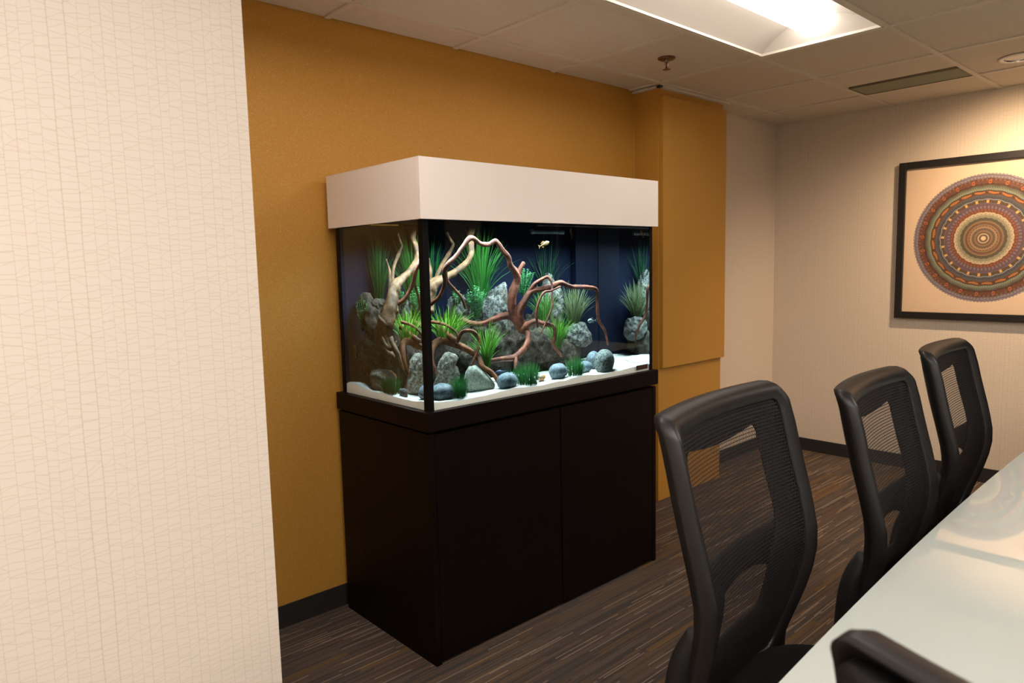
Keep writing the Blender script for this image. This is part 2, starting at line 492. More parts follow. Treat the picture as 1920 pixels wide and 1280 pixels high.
# column beside the aquarium with its raised panel
CX0, CX1, CY = 1.9224, 2.5665, 0.4783
colm = struct(box('wall_column', CX0, CX1, CY, YG-0.0005, 0.0, ZC-0.004, M_GOLDPAINT, bevel=0.002)); colm['label'] = 'gold painted column to the right of the aquarium'
pan = box('raised_panel', 1.9290, 2.5557+0.012, CY-0.026, CY-0.0005, 0.7696, 2.2539, M_GOLDPAINT, bevel=0.003)
pan.parent = colm
mold = struct(thing('trim_1', 'white metal edge strip where the gold column meets the ceiling', 'trim', (CX0, CY, ZC))); del mold['category']
for a in ((CX0-0.022, CX1+0.03, CY-0.03, CY-0.0005), (CX0-0.022, CX0-0.0005, CY-0.03, YG-0.002)):
    setp(box('edge_strip', a[0], a[1], a[2], a[3], ZC-0.012, ZC-0.001, M_GRID, bevel=0.001), mold)

# baseboards
def baseboard(name, x0, x1, y0, y1, lab):
    o = struct(box(name, x0, x1, y0, y1, 0.0, 0.0887, M_BASE, bevel=0.002)); o['label'] = lab
baseboard('baseboard_back', NX+0.006, CX0-0.001, YG-0.006, YG-0.0003, 'charcoal baseboard along the gold wall')
baseboard('baseboard_back_right', CX1+0.001, RX1-0.007, YG-0.006, YG-0.0003, 'black baseboard between column and corner')
baseboard('baseboard_right', RX1-0.006, RX1-0.0003, RY0+0.001, YG-0.001, 'black baseboard under the round patterned picture')
baseboard('baseboard_left', RX0+0.001, NX+0.006, NY-0.006, NY-0.0003, 'black baseboard of the foreground wall')
baseboard('baseboard_niche', NX+0.0003, NX+0.0055, NY+0.001, YG-0.007, 'black baseboard on the return of the foreground wall')

# ceiling: tee grid, tiles
TX, TY = 0.607, 0.5675
GX, GY = 1.869, 0.4330
ceil_ = D.objects.new('ceiling', None); COL.objects.link(ceil_); ceil_.location = (0, 0, ZC)
ceil_['kind'] = 'structure'; ceil_['label'] = 'suspended ceiling of speckled tiles in a white tee grid'
xs = [RX0] + [GX+k*TX for k in range(-8, 3) if RX0+0.05 < GX+k*TX < RX1-0.05] + [RX1]
ys = [RY0] + [GY-k*TY for k in range(9, -1, -1) if RY0+0.05 < GY-k*TY < YG-0.05] + [YG]
def cell_troffer(i, j):
    """troffer spanning grid x i..i+2, y line j (top)"""
    x0 = GX+i*TX; y1 = GY-j*TY
    return (x0, x0+2*TX, y1-TY, y1)
TROF = [cell_troffer(-2, 1), cell_troffer(-2, 5), cell_troffer(-6, 4), cell_troffer(-6, 7), cell_troffer(-8, 3), cell_troffer(-8, 6), cell_troffer(-5, 1)]  # only the first is in view; the others are added fill lights
VENT = (2.826, 3.083, -0.702+0.012, -0.1345-0.012)
def in_trof(cx, cy): return any(a < cx < b and c < cy < d for a, b, c, d in TROF)
TZ = ZC+0.004
DOWN = [(2.875, -0.935, 'round recessed downlight in the ceiling near the framed picture')]
tile_me = {}
for i in range(len(xs)-1):
    for j in range(len(ys)-1):
        x0, x1, y0, y1 = xs[i]+0.004, xs[i+1]-0.004, ys[j]+0.004, ys[j+1]-0.004
        cx, cy = (x0+x1)/2, (y0+y1)/2
        if in_trof(cx, cy) or (cx < NX-0.35 and cy > NY+0.3): continue
        if x0 < 2.9 < x1 and y0 < -0.4 < y1: x1 = VENT[0]-0.006; cx = (x0+x1)/2
        hole = [h for h in DOWN if x0 < h[0] < x1 and y0 < h[1] < y1]
        if hole:
            bm = bmesh.new(); N = 40; hx, hy = (x1-x0)/2, (y1-y0)/2; ox, oy = hole[0][0]-cx, hole[0][1]-cy
            lo, hi, outer, top = [], [], [], []
            for k in range(N):
                a = 2*PI*(k+0.5)/N; c_, s_ = math.cos(a), math.sin(a)
                lo.append(bm.verts.new((ox+0.067*c_, oy+0.067*s_, 0))); hi.append(bm.verts.new((ox+0.067*c_, oy+0.067*s_, 0.016)))
                tx = ((hx if c_ > 0 else -hx)-ox)/c_; ty = ((hy if s_ > 0 else -hy)-oy)/s_; tt = min(tx, ty)
                outer.append(bm.verts.new((ox+tt*c_, oy+tt*s_, 0))); top.append(bm.verts.new((ox+tt*c_, oy+tt*s_, 0.016)))
            for k in range(N):
                m_ = (k+1) % N
                bm.faces.new((lo[k], outer[k], outer[m_], lo[m_])); bm.faces.new((lo[k], lo[m_], hi[m_], hi[k])); bm.faces.new((outer[k], top[k], top[m_], outer[m_]))
            o = from_bm('ceiling_tile', bm, M_TILE, ceil_, loc=(cx, cy, TZ-ZC)); continue
        key = (round(x1-x0, 3), round(y1-y0, 3))
        if key not in tile_me:
            bm = bmesh.new(); hx, hy = (x1-x0)/2, (y1-y0)/2
            b = 0.006
            vb = [bm.verts.new((sx*(hx-b), sy*(hy-b), 0)) for sx, sy in ((-1,-1),(1,-1),(1,1),(-1,1))]
            vt = [bm.verts.new((sx*hx, sy*hy, 0.003)) for sx, sy in ((-1,-1),(1,-1),(1,1),(-1,1))]
            vu = [bm.verts.new((sx*hx, sy*hy, 0.016)) for sx, sy in ((-1,-1),(1,-1),(1,1),(-1,1))]
            bm.faces.new(vb[::-1]); bm.faces.new(vu)
            for a, c in ((vb, vt), (vt, vu)):
                for k in range(4): bm.faces.new((a[k], a[(k+1)%4], c[(k+1)%4], c[k]))
            bmesh.ops.recalc_face_normals(bm, faces=bm.faces[:])
            me = D.meshes.new('ceiling_tile'); bm.to_mesh(me); bm.free(); me.materials.append(M_TILE)
            tile_me[key] = me
        o = D.objects.new('ceiling_tile', tile_me[key]); COL.objects.link(o); o.parent = ceil_
        o.location = (cx, cy, TZ-ZC)
BZ0, BZ1 = ZC-0.003, ZC+0.006
for y in ys[1:-1]:
    o = box('grid_bar', RX0, RX1, y-0.012, y+0.012, BZ0, BZ1, M_GRID); setp(o, ceil_)
for x in xs[1:-1]:
    for j in range(len(ys)-1):
        cy = (ys[j]+ys[j+1])/2
        if in_trof(x+0.001, cy) and in_trof(x-0.001, cy): continue
        o = box('grid_bar', x-0.012, x+0.012, ys[j]+0.012, ys[j+1]-0.012, BZ0+0.0005, BZ1, M_GRID); setp(o, ceil_)
st = struct(box('ceiling_deck', RX0-0.1, RX1+0.1, RY0-0.1, YG+0.1, ZC+0.16, ZC+0.2, M_DRY)); st.name = 'ceiling_slab'; st['label'] = 'slab above the suspended ceiling'

# troffers
def troffer(x0, x1, y0, y1, label, lens_mat):
    cx, cy = (x0+x1)/2, (y0+y1)/2
    t = thing('ceiling_light', label, 'ceiling light', (cx, cy, ZC), 'recessed ceiling lights' )
    hx, hy = (x1-x0)/2-0.014, (y1-y0)/2-0.014
    # curved reflectors, one each side of the lens
    for s in (-1, 1):
        bm = bmesh.new(); N = 14; rows = []
        for k in range(N+1):
            u = k/N
            yy = s*(hy - (hy-0.075)*u); zz = 0.002+0.088*math.sin(u*PI/2)**0.9
            rows.append([bm.verts.new((-hx, yy, zz)), bm.verts.new((hx, yy, zz))])
        for a, b in zip(rows, rows[1:]): bm.faces.new((a[0], a[1], b[1], b[0]))
        from_bm('reflector', bm, M_REFL, t, smooth=True)
    # end plates with their arched edge
    for s in (-1, 1):
        for q in (-1, 1):
            bm = bmesh.new(); N = 14; a = []; b = []
            for k in range(N+1):
                u = k/N
                yy = q*(hy - (hy-0.0)*u)
                a.append(bm.verts.new((s*hx, yy, 0.0)))
                b.append(bm.verts.new((s*(hx-0.055*math.sin(u*PI/2)), yy, 0.10*math.sin(min(1, u*1.3)*PI/2)**0.9+0.001)))
            for k in range(N): bm.faces.new((a[k], a[k+1], b[k+1], b[k]))
            from_bm('end_plate', bm, M_REFL, t, smooth=True)
    # basket lens
    bm = bmesh.new(); N = 12; rows = []
    for k in range(N+1):
        a = PI*k/N
        rows.append([bm.verts.new((-hx+0.03, 0.072*math.cos(a), 0.075-0.045*math.sin(a))), bm.verts.new((hx-0.03, 0.072*math.cos(a), 0.075-0.045*math.sin(a)))])
    for a, b in zip(rows, rows[1:]): bm.faces.new((a[0], a[1], b[1], b[0]))
    bm.faces.new([r[0] for r in rows]); bm.faces.new([r[1] for r in rows][::-1])
    lens = from_bm('lens', bm, lens_mat, t, smooth=False)
    bm = bmesh.new()
    box_bm(bm, -hx, hx, -hy, hy, 0.10, 0.105)
    from_bm('housing', bm, M_WHITEMETAL, t)
    bm = bmesh.new()
    for a in ((-hx-0.001, hx+0.001, -hy-0.001, -hy+0.008), (-hx-0.001, hx+0.001, hy-0.008, hy+0.001), (-hx-0.001, -hx+0.008, -hy, hy), (hx-0.008, hx+0.001, -hy, hy)):
        box_bm(bm, a[0], a[1], a[2], a[3], -0.001, 0.010)
    from_bm('frame', bm, M_GRID, t)
    return t
labs = ['recessed ceiling light with a glowing tube above the space right of the aquarium',
        'added unseen ceiling light above the far side of the conference table', 'added unseen ceiling light above the camera near the patterned wall',
        'added unseen ceiling light behind the camera', 'added unseen ceiling light to the left of the camera', 'added unseen ceiling light far behind the camera to the left', 'added unseen ceiling light above the gap between aquarium and foreground wall']
for (a, b, c, d), l, m_ in zip(TROF, labs, (M_LENS_DIM, M_ADDED_FAR, M_LENS_ADDED, M_LENS_ADDED, M_LENS_ADDED, M_LENS_ADDED, M_ADDED_MID)): troffer(a, b, c, d, l, m_)

# downlights
def downlight(x, y, label, watts=DOWN_W):
    t = thing('downlight', label, 'downlight', (x, y, ZC), 'round downlights')
    bm = bmesh.new()
    lathe(bm, [(0.088, 0.002), (0.090, -0.002), (0.082, -0.005), (0.068, -0.004), (0.062, 0.004)], n=32)
    from_bm('trim_ring', bm, M_WHITEMETAL, t, smooth=True)
    bm = bmesh.new()
    N = 32; prof = [(0.064, -0.003), (0.058, 0.012), (0.050, 0.028)]
    rings = [[bm.verts.new((r*math.cos(2*PI*k/N), r*math.sin(2*PI*k/N), h)) for k in range(N)] for r, h in prof]
    for a, b in zip(rings, rings[1:]):
        for k in range(N): bm.faces.new((a[k], a[(k+1)%N], b[(k+1)%N], b[k]))
    from_bm('reflector_cone', bm, M_CHROME, t, smooth=True, recalc=False)
    bm = bmesh.new()
    vs = [bm.verts.new((0.050*math.cos(2*PI*k/N), 0.050*math.sin(2*PI*k/N), 0.026)) for k in range(N)]
    bm.faces.new(vs)
    from_bm('lamp_face', bm, M_BULB, t)
    l = D.lights.new('downlight_lamp', 'SPOT'); l.energy = watts; l.color = WARM; l.spot_size = math.radians(150); l.spot_blend = 1.0; l.shadow_soft_size = 0.035
    lo = D.objects.new('downlight_lamp', l); COL.objects.link(lo); lo.parent = t; lo.location = (0, 0, -0.012); lo.rotation_euler = (0, math.radians(-20), 0)
    return t
for (x, y, l), w_ in zip(DOWN, (DOWN_W, DOWN_W*0.4)): downlight(x, y, l, w_)

# linear air grille beside the downlight
vent = thing('air_grille', 'grey-green linear air grille set in the ceiling before the picture wall', 'vent', ((VENT[0]+VENT[1])/2, (VENT[2]+VENT[3])/2, ZC))
M_GRILLE = simple('grille_paint', srgb(176, 174, 150), 0.6)
bm = bmesh.new(); vx, vy = (VENT[1]-VENT[0])/2-0.008, (VENT[3]-VENT[2])/2
for a in ((-vx, vx, -vy, -vy+0.006), (-vx, vx, vy-0.006, vy), (-vx, -vx+0.005, -vy, vy), (vx-0.005, vx, -vy, vy)):
    box_bm(bm, a[0], a[1], a[2], a[3], -0.003, 0.015)
from_bm('frame', bm, simple('grille_frame', srgb(112, 104, 84), 0.5), vent)
bm = bmesh.new()
k = -vx+0.008
while k < vx-0.004:
    box_bm(bm, k, k+0.0022, -vy+0.005, vy-0.005, 0.0, 0.010); k += 0.0065
k = -vy+0.010
while k < vy-0.006:
    box_bm(bm, -vx+0.005, vx-0.005, k, k+0.0022, 0.001, 0.010); k += 0.0065
lv = from_bm('louvre_mesh', bm, M_GRILLE, vent); lv['kind'] = 'stuff'
bm = bmesh.new(); box_bm(bm, -vx, vx, -vy, vy, 0.0115, 0.0125)
from_bm('backing', bm, simple('grille_back', srgb(140, 138, 118), 0.7), vent)

# sprinkler head
sp = thing('sprinkler_head', 'small bronze fire sprinkler head hanging from a ceiling tile', 'sprinkler', (1.524, 0.144, ZC))
M_BRONZE = simple('aged_bronze', srgb(112, 78, 52), 0.45, 0.7)
bm = bmesh.new(); lathe(bm, [(0.040, 0.004), (0.041, -0.001), (0.030, -0.006), (0.014, -0.007)], n=28)
plabel(from_bm('escutcheon', bm, M_BRONZE, sp, smooth=True), 'dull bronze cover ring')
bm = bmesh.new(); lathe(bm, [(0.011, -0.006), (0.011, -0.018), (0.008, -0.020)], n=14)
for s in (-1, 1):
    cyl_between(bm, (s*0.010, 0, -0.018), (s*0.013, 0, -0.034), 0.0028, 8)
    cyl_between(bm, (s*0.013, 0, -0.034), (s*0.003, 0, -0.047), 0.0028, 8)
from_bm('yoke', bm, M_CHROME, sp, smooth=False)
bm = bmesh.new(); cyl_between(bm, (0, 0, -0.020), (0, 0, -0.046), 0.0022, 8)
plabel(from_bm('glass_bulb', bm, simple('red_bulb', srgb(190, 50, 30), 0.2), sp), 'thin red liquid bulb')
bm = bmesh.new(); lathe(bm, [(0.004, -0.046), (0.018, -0.048), (0.018, -0.0495), (0.004, -0.050)], n=18)
from_bm('deflector', bm, M_BRONZE, sp)

# ------------------------------------------------------------------ framed picture
pic = thing('framed_picture', 'large square black-framed print of a round multicoloured ornament on the right wall', 'picture', (RX1, -0.655, 1.4585))
FH, FW_ = 0.4835, 0.042
for nm, a in (('frame_side', (-FH, -FH+FW_, -FH, FH)), ('frame_side', (FH-FW_, FH, -FH, FH)), ('frame_rail', (-FH+FW_, FH-FW_, -FH, -FH+FW_)), ('frame_rail', (-FH+FW_, FH-FW_, FH-FW_, FH))):
    yc = 0.0
    o = box(nm, -0.034, -0.001, a[0]*0.965, a[1]*0.965, a[2], a[3], M_BLACKFR, pic, bevel=0.003)
def mat_print():
    t = NT('round_ornament_print')
    x, y, z = t.xyz(t.coord())
    r = t.math('DIVIDE', t.math('SQRT', t.math('ADD', t.math('MULTIPLY', y, y), t.math('MULTIPLY', z, z))), 0.376)
    th = t.math('ARCTAN2', z, y)
    def sn(n, ph=0.0): return t.math('SINE', t.math('ADD', t.math('MULTIPLY', th, float(n)), ph))
    # fine angular distortion of the rings
    rr = t.math('ADD', r, t.math('MULTIPLY', sn(26), 0.005))
    S = srgb
    stops = [(0.0, S(240,214,170)), (0.035, S(70,44,28)), (0.058, S(206,186,150)), (0.075, S(96,72,52)), (0.10, S(150,116,84)), (0.125, S(90,80,64)), (0.155, S(168,134,98)),
             (0.185, S(104,70,46)), (0.235, S(120,88,58)), (0.27, S(76,80,60)), (0.315, S(150,146,118)), (0.35, S(172,168,140)), (0.385, S(214,186,146)), (0.40, S(116,58,34)),
             (0.45, S(96,74,86)), (0.51, S(104,84,104)), (0.545, S(78,60,26)), (0.59, S(60,70,78)), (0.635, S(74,86,96)), (0.665, S(98,54,30)), (0.695, S(186,112,44)), (0.715, S(52,38,26)),
             (0.735, S(126,138,118)), (0.785, S(88,102,88)), (0.805, S(76,40,24)), (0.84, S(110,58,34)), (0.885, S(92,52,44)), (0.915, S(126,116,124)), (0.945, S(150,142,152)), (0.958, S(52,54,72)), (0.968, S(158,150,158)), (0.997, S(178,164,160))]
    c = t.ramp(rr, stops, 'CONSTANT')
    def band(r0, r1):
        return t.math('MULTIPLY', t.math('GREATER_THAN', r, r0), t.math('LESS_THAN', r, r1))
    def put(c, mask, col, amt=1.0):
        return t.mix(t.math('MULTIPLY', mask, amt), c, col)
    def dots(n, r0, r1, thr=0.3, ph=0.0): return t.math('MULTIPLY', band(r0, r1), t.math('GREATER_THAN', sn(n, ph), thr))
    c = put(c, dots(90, 0.20, 0.215), S(222,196,150), 0.8)
    c = put(c, dots(90, 0.255, 0.268), S(214,190,150), 0.7)
    c = put(c, dots(70, 0.29, 0.305), S(30,26,22), 0.7)
    zig = t.math('LESS_THAN', t.math('ABSOLUTE', t.math('SUBTRACT', r, t.math('ADD', 0.385, t.math('MULTIPLY', sn(44), 0.013)))), 0.008)
    c = put(c, zig, S(226,206,172), 0.9)
    c = put(c, dots(60, 0.42, 0.45), S(170,90,50), 0.8)
    c = put(c, dots(60, 0.46, 0.50, 0.2, 1.5), S(150,130,150), 0.7)
    c = put(c, dots(120, 0.50, 0.53), S(48,34,44), 0.6)
    # cream bow shapes and light arcs between them
    bow = t.math('MULTIPLY', t.math('GREATER_THAN', t.math('ABSOLUTE', sn(24)), t.math('ADD', 0.82, t.math('MULTIPLY', t.math('ABSOLUTE', t.math('SUBTRACT', r, 0.567)), -7.0))), band(0.545, 0.59))
    bow = t.math('MULTIPLY', bow, t.math('GREATER_THAN', sn(24), 0.0))
    c = put(c, bow, S(240,190,110), 1.0)
    arc = t.math('LESS_THAN', t.math('ABSOLUTE', t.math('SUBTRACT', r, t.math('ADD', 0.592, t.math('MULTIPLY', t.math('ABSOLUTE', sn(12, 0.8)), 0.012)))), 0.005)
    c = put(c, arc, S(168,186,206), 0.9)
    c = put(c, dots(100, 0.61, 0.65), S(36,42,50), 0.6)
    wav = t.math('LESS_THAN', t.math('ABSOLUTE', t.math('SUBTRACT', r, t.math('ADD', 0.70, t.math('MULTIPLY', sn(24, 1.0), 0.010)))), 0.007)
    c = put(c, wav, S(206,128,50), 0.9)
    c = put(c, dots(24, 0.69, 0.72, 0.72, 1.0), S(40,26,18), 0.9)
    c = put(c, dots(150, 0.74, 0.765), S(178,186,160), 0.6)
    c = put(c, dots(150, 0.765, 0.79), S(40,52,44), 0.5)
    eye = t.math('MULTIPLY', t.math('LESS_THAN', t.math('ABSOLUTE', t.math('SUBTRACT', t.math('SQRT', t.math('ADD', t.math('POWER', t.math('MULTIPLY', t.math('SUBTRACT', r, 0.865), 38.0), 2.0), t.math('POWER', t.math('MULTIPLY', t.math('SUBTRACT', 1.0, sn(24)), 6.0), 2.0))), 0.75)), 0.30), 1.0)
    c = put(c, eye, S(216,112,48), 0.9)
    c = put(c, dots(72, 0.82, 0.845, 0.3), S(50,30,40), 0.8)
    c = put(c, dots(96, 0.885, 0.91, 0.3), S(170,120,90), 0.6)
    c = put(c, dots(130, 0.925, 0.95, 0.4), S(186,180,190), 0.5)
    nz = t.n('ShaderNodeTexNoise', {'Vector': t.vec(t.math('MULTIPLY', r, 60.0), t.math('ABSOLUTE', t.math('MULTIPLY', sn(24), 3.0)), 0.0), 'Scale': 1.0, 'Detail': 3.0}).outputs['Fac']
    c = t.mix(t.math('MULTIPLY', t.math('SUBTRACT', nz, 0.3), 0.5), c, S(30, 22, 20))
    c = t.mix(0.38, c, S(92, 74, 60))
    edge = t.math('ADD', 0.992, t.math('MULTIPLY', sn(130), 0.006))
    out = t.math('GREATER_THAN', r, edge)
    c = t.mix(out, c, S(214, 188, 160))
    t.bsdf(c, 0.5, 0, 0.4, None, **{'Coat Weight': 0.35, 'Coat Roughness': 0.04})
    return t.m
box('print', -0.016, -0.010, -FH*0.965+FW_*0.9, FH*0.965-FW_*0.9, -FH+FW_*0.9, FH-FW_*0.9, mat_print(), pic)

# ------------------------------------------------------------------ conference table
tab = thing('conference_table', 'boat-shaped conference table with a glossy pale green-white glass top', 'table', (1.3, -1.96, 0.0))
def edge_y(x): return -1.3375-0.0196*(x-1.38)**2
TX0, TX1 = -0.50, 3.05
bm = bmesh.new(); N = 60; near = []; far = []
ring = []
for k in range(N+1):
    x = TX0+(TX1-TX0)*k/N; ring.append((x, edge_y(x)))
for k in range(N+1):
    x = TX1-(TX1-TX0)*k/N; ring.append((x, -3.93-edge_y(x)))
bot = [bm.verts.new((x-1.3, y+1.96, 0.722)) for x, y in ring]; top = [bm.verts.new((x-1.3, y+1.96, 0.735)) for x, y in ring]
bm.faces.new(top); bm.faces.new(bot[::-1])
for k in range(len(ring)): bm.faces.new((bot[k], bot[(k+1)%len(ring)], top[(k+1)%len(ring)], top[k]))
bmesh.ops.recalc_face_normals(bm, faces=bm.faces[:])
te = [e for e in bm.edges if e.calc_face_angle(0) > 0.8]
bmesh.ops.bevel(bm, geom=te, offset=0.0015, segments=2, affect='EDGES')
o = from_bm('glass_top', bm, M_TABLE, tab)
bm = bmesh.new(); sr = [((x-1.3)*0.93, (y+1.96)*0.86) for x, y in ring]
a = [bm.verts.new((x, y, 0.69)) for x, y in sr]; b = [bm.verts.new((x, y, 0.7215)) for x, y in sr]
bm.faces.new(b); bm.faces.new(a[::-1])
for k in range(len(sr)): bm.faces.new((a[k], a[(k+1)%len(sr)], b[(k+1)%len(sr)], b[k]))
from_bm('under_frame', bm, M_ESP, tab)
for s in (-1, 1):
    bm = bmesh.new(); box_bm(bm, s*1.05-0.03, s*1.05+0.03, -0.22, 0.22, 0.02, 0.69)
    from_bm('pedestal', bm, M_ESP, tab)
    bm = bmesh.new(); box_bm(bm, s*1.05-0.06, s*1.05+0.06, -0.28, 0.28, 0.0, 0.022)
    from_bm('foot_plate', bm, M_ESP, tab)

# ------------------------------------------------------------------ mesh-back office chairs
PROF = [(0.44, 0.222), (0.495, 0.203), (0.56, 0.184), (0.625, 0.161), (0.68, 0.146), (0.72, 0.139), (0.765, 0.138), (0.85, 0.156), (0.947, 0.181), (1.02, 0.197), (1.055, 0.207), (1.075, 0.217), (1.09, 0.232)]
PZ = np.array([p[0] for p in PROF]); PY = np.array([p[1] for p in PROF])
WZ = np.array([0.44, 0.50, 0.60, 0.72, 0.85, 1.0, 1.09]); WW = np.array([0.185, 0.212, 0.238, 0.252, 0.258, 0.256, 0.252])
def smooth_interp(z, X, Y):
    return float(sum(np.interp(z+d, X, Y)*w_ for d, w_ in ((-0.02, 0.2), (-0.01, 0.2), (0, 0.2), (0.01, 0.2), (0.02, 0.2))))
def back_pt(s, z, off=0.0):
    """s in -1..1 across the back, off = distance behind the front face"""
    hw = smooth_interp(z, WZ, WW)
    y = smooth_interp(z, PZ, PY)
    return (s*hw, y+0.030*(1-s*s)*(0.35+0.65*min(1, max(0, (z-0.5)/0.4)))+off, z)
def rrect(s0, s1, z0, z1, rs, rz, n=14):
    pts = []
    for cx, cz, a0 in ((s1-rs, z1-rz, 0), (s0+rs, z1-rz, 90), (s0+rs, z0+rz, 180), (s1-rs, z0+rz, 270)):
        for k in range(n+1):
            a = math.radians(a0+90*k/n)
            pts.append((cx+rs*math.cos(a), cz+rz*math.sin(a)))
    # subdivide straight runs
    out = []
    for i in range(len(pts)):
        p, q = pts[i], pts[(i+1) % len(pts)]
        m = 12 if (i % (n+1)) == n else 1
        for k in range(m):
            out.append((p[0]+(q[0]-p[0])*k/m, p[1]+(q[1]-p[1])*k/m))
    return out
def ring_mesh(outer, inner, section):
    """section: closed list of (u from outer to inner, offset)"""
    V = []; F = []
    n = len(outer); m = len(section)
    for (so, zo), (si, zi) in zip(outer, inner):
        for u, off in section:
            V.append(back_pt(so+(si-so)*u, zo+(zi-zo)*u, off))
    for i in range(n):
        j = (i+1) % n
        for k in range(m):
            l = (k+1) % m
            F.append((i*m+k, i*m+l, j*m+l, j*m+k))
    return V, F
def grid_mesh(s0, s1, z0, z1, ns, nz, off, thick=None, sfun=None):
    V = []; F = []
    for lay in ((off,) if thick is None else (off, off+thick)):
        for j in range(nz+1):
            for i in range(ns+1):
                s = s0+(s1-s0)*i/ns; z = z0+(z1-z0)*j/nz
                if sfun: s, z = sfun(s, z, i/ns, j/nz)
                V.append(back_pt(s, z, lay))
    L = (ns+1)*(nz+1)
    for j in range(nz):
        for i in range(ns):
            a = j*(ns+1)+i
            F.append((a, a+1, a+ns+2, a+ns+1))
            if thick is not None: F.append((L+a, L+a+ns+1, L+a+ns+2, L+a+1))
    if thick is not None:
        for i in range(ns):
            F.append((i, L+i, L+i+1, i+1)); b = nz*(ns+1)+i; F.append((b, b+1, L+b+1, L+b))
        for j in range(nz):
            a = j*(ns+1); F.append((a, a+ns+1, L+a+ns+1, L+a)); b = a+ns; F.append((b, L+b, L+b+ns+1, b+ns+1))
    return V, F
def superpad(name, cx, cy, z0, z1, hx, hy, mat, parent, n=3.2, dome=0.012, taper=0.0):
    bm = bmesh.new(); N = 56; rings = []
    prof = [(0.90, 0.0), (0.97, 0.10), (1.0, 0.35), (1.0, 0.60), (0.975, 0.82), (0.90, 0.95), (0.75, 1.0), (0.45, 1.0), (0.15, 0.99)]
    for pr, ph in prof:
        ring = []
        for k in range(N):
            a = 2*PI*k/N; c, s = math.cos(a), math.sin(a)
            x = abs(c)**(2/n)*math.copysign(1, c)*hx*pr; y = abs(s)**(2/n)*math.copysign(1, s)*hy*pr
            x *= 1+taper*(y/hy)
            zz = z0+(z1-z0)*ph+dome*(1-pr)*0.0
            if ph > 0.9: zz -= dome*(1-(1-pr))*0.0 + 0.010*max(0, 1-pr*1.2) + (0.018*max(0, -y/hy-0.75)*2)
            ring.append(bm.verts.new((cx+x, cy+y, zz)))
        rings.append(ring)
    for a, b in zip(rings, rings[1:]):
        for k in range(N): bm.faces.new((a[k], a[(k+1)%N], b[(k+1)%N], b[k]))
    bm.faces.new(rings[0][::-1]); bm.faces.new(rings[-1])
    return from_bm(name, bm, mat, parent, smooth=True)
def make_chair(label):
    t = thing('office_chair', label, 'chair', (0, 0, 0), 'mesh-back office chairs around the conference table')
    up = []
    OUT = rrect(-1, 1, 0.455, 1.09, 0.10, 0.034)
    INN = rrect(-0.885, 0.885, 0.50, 1.054, 0.07, 0.022)
    sec = [(-0.0, 0.030), (-0.03, 0.012), (0.10, -0.004), (0.28, -0.010), (0.60, -0.006), (0.92, 0.0), (1.0, 0.004), (1.0, 0.012), (0.5, 0.018), (0.15, 0.026)]
    V, F = ring_mesh(OUT, INN, sec)
    up.append(from_data('backrest_frame', V, F, M_BLACKPL, t, smooth=True))
    V, F = grid_mesh(-0.90, 0.90, 0.49, 1.060, 30, 40, 0.007)
    up.append(from_data('backrest_mesh', V, F, M_NET, t, smooth=True))
    # rigid shell behind the net with an upper and a lower opening
    O2 = rrect(-0.985, 0.985, 0.46, 1.070, 0.09, 0.03)
    def shell_open(z0, z1, wav):
        pts = rrect(-0.60, 0.60, z0, z1, 0.10, 0.03)
        return [(s, z-(wav*(1-(s/0.6)**2) if z > (z0+z1)/2 else -0.0)) for s, z in pts]
    I2 = [(s, z-(0.016*math.cos(s*2.6) if z > 0.9 else 0)) for s, z in rrect(-0.64, 0.64, 0.625, 1.010, 0.10, 0.03)]
    I2 = [(s*(0.70 if z < 0.74 else 0.70+0.30*min(1, (z-0.74)/0.06)), z) for s, z in I2]
    sec2 = [(0.0, 0.034), (0.0, 0.016), (0.5, 0.020), (1.0, 0.024), (1.0, 0.034), (0.5, 0.044)]
    V, F = ring_mesh(O2, I2, sec2)
    up.append(from_data('back_shell', V, F, M_BLACKDK, t, smooth=True))
    def band(s, z, fi, fj):
        zc = 0.755+0.020*math.cos(s*2.2)
        h = 0.030+0.060*abs(s)**2.2
        return s, zc+(fj-0.62)*2*h
    V, F = grid_mesh(-0.80, 0.80, 0, 1, 24, 4, 0.034, 0.010, band)
    up.append(from_data('lumbar_bar', V, F, M_BLACKDK, t, smooth=True))
    # lower bracket reaching down beneath the seat
    bm = bmesh.new()
    for s in (-1, 1):
        pts = [(s*0.212, 0.185, 0.70, 0.020), (s*0.222, 0.205, 0.64, 0.027), (s*0.222, 0.215, 0.56, 0.030), (s*0.215, 0.215, 0.47, 0.028), (s*0.19, 0.17, 0.415, 0.02), (s*0.08, 0.06, 0.395, 0.018)]
        V, F = tube_data(pts, sides=12, sub=5)
        o = from_data('back_arm', V, F, M_BLACKDK, t, smooth=True); up.append(o)
    bm.free()
    up.append(superpad('seat', 0, -0.02, 0.430, 0.520, 0.260, 0.245, M_SEAT, t))
    up.append(superpad('seat_pan', 0, -0.01, 0.395, 0.428, 0.205, 0.195, M_BLACKDK, t))
    bm = bmesh.new(); box_bm(bm, -0.08, 0.08, -0.10, 0.12, 0.345, 0.397); bmesh.ops.bevel(bm, geom=bm.edges[:], offset=0.012, segments=2, affect='EDGES')
    up.append(from_bm('tilt_box', bm, M_BLACKDK, t))
    bm = bmesh.new(); cyl_between(bm, (0.07, 0.0, 0.37), (0.24, -0.02, 0.365), 0.006, 8); box_bm(bm, 0.20, 0.26, -0.035, -0.005, 0.358, 0.370)
    up.append(from_bm('height_lever', bm, M_BLACKDK, t))
    bm = bmesh.new(); lathe(bm, [(0.030, 0.08), (0.030, 0.22), (0.026, 0.225), (0.026, 0.30), (0.016, 0.305), (0.016, 0.345)], n=18)
    from_bm('gas_column', bm, M_BLACKDK, t, smooth=True)
    bm = bmesh.new(); lathe(bm, [(0.0455, 0.062), (0.050, 0.075), (0.050, 0.10), (0.036, 0.118)], n=20)
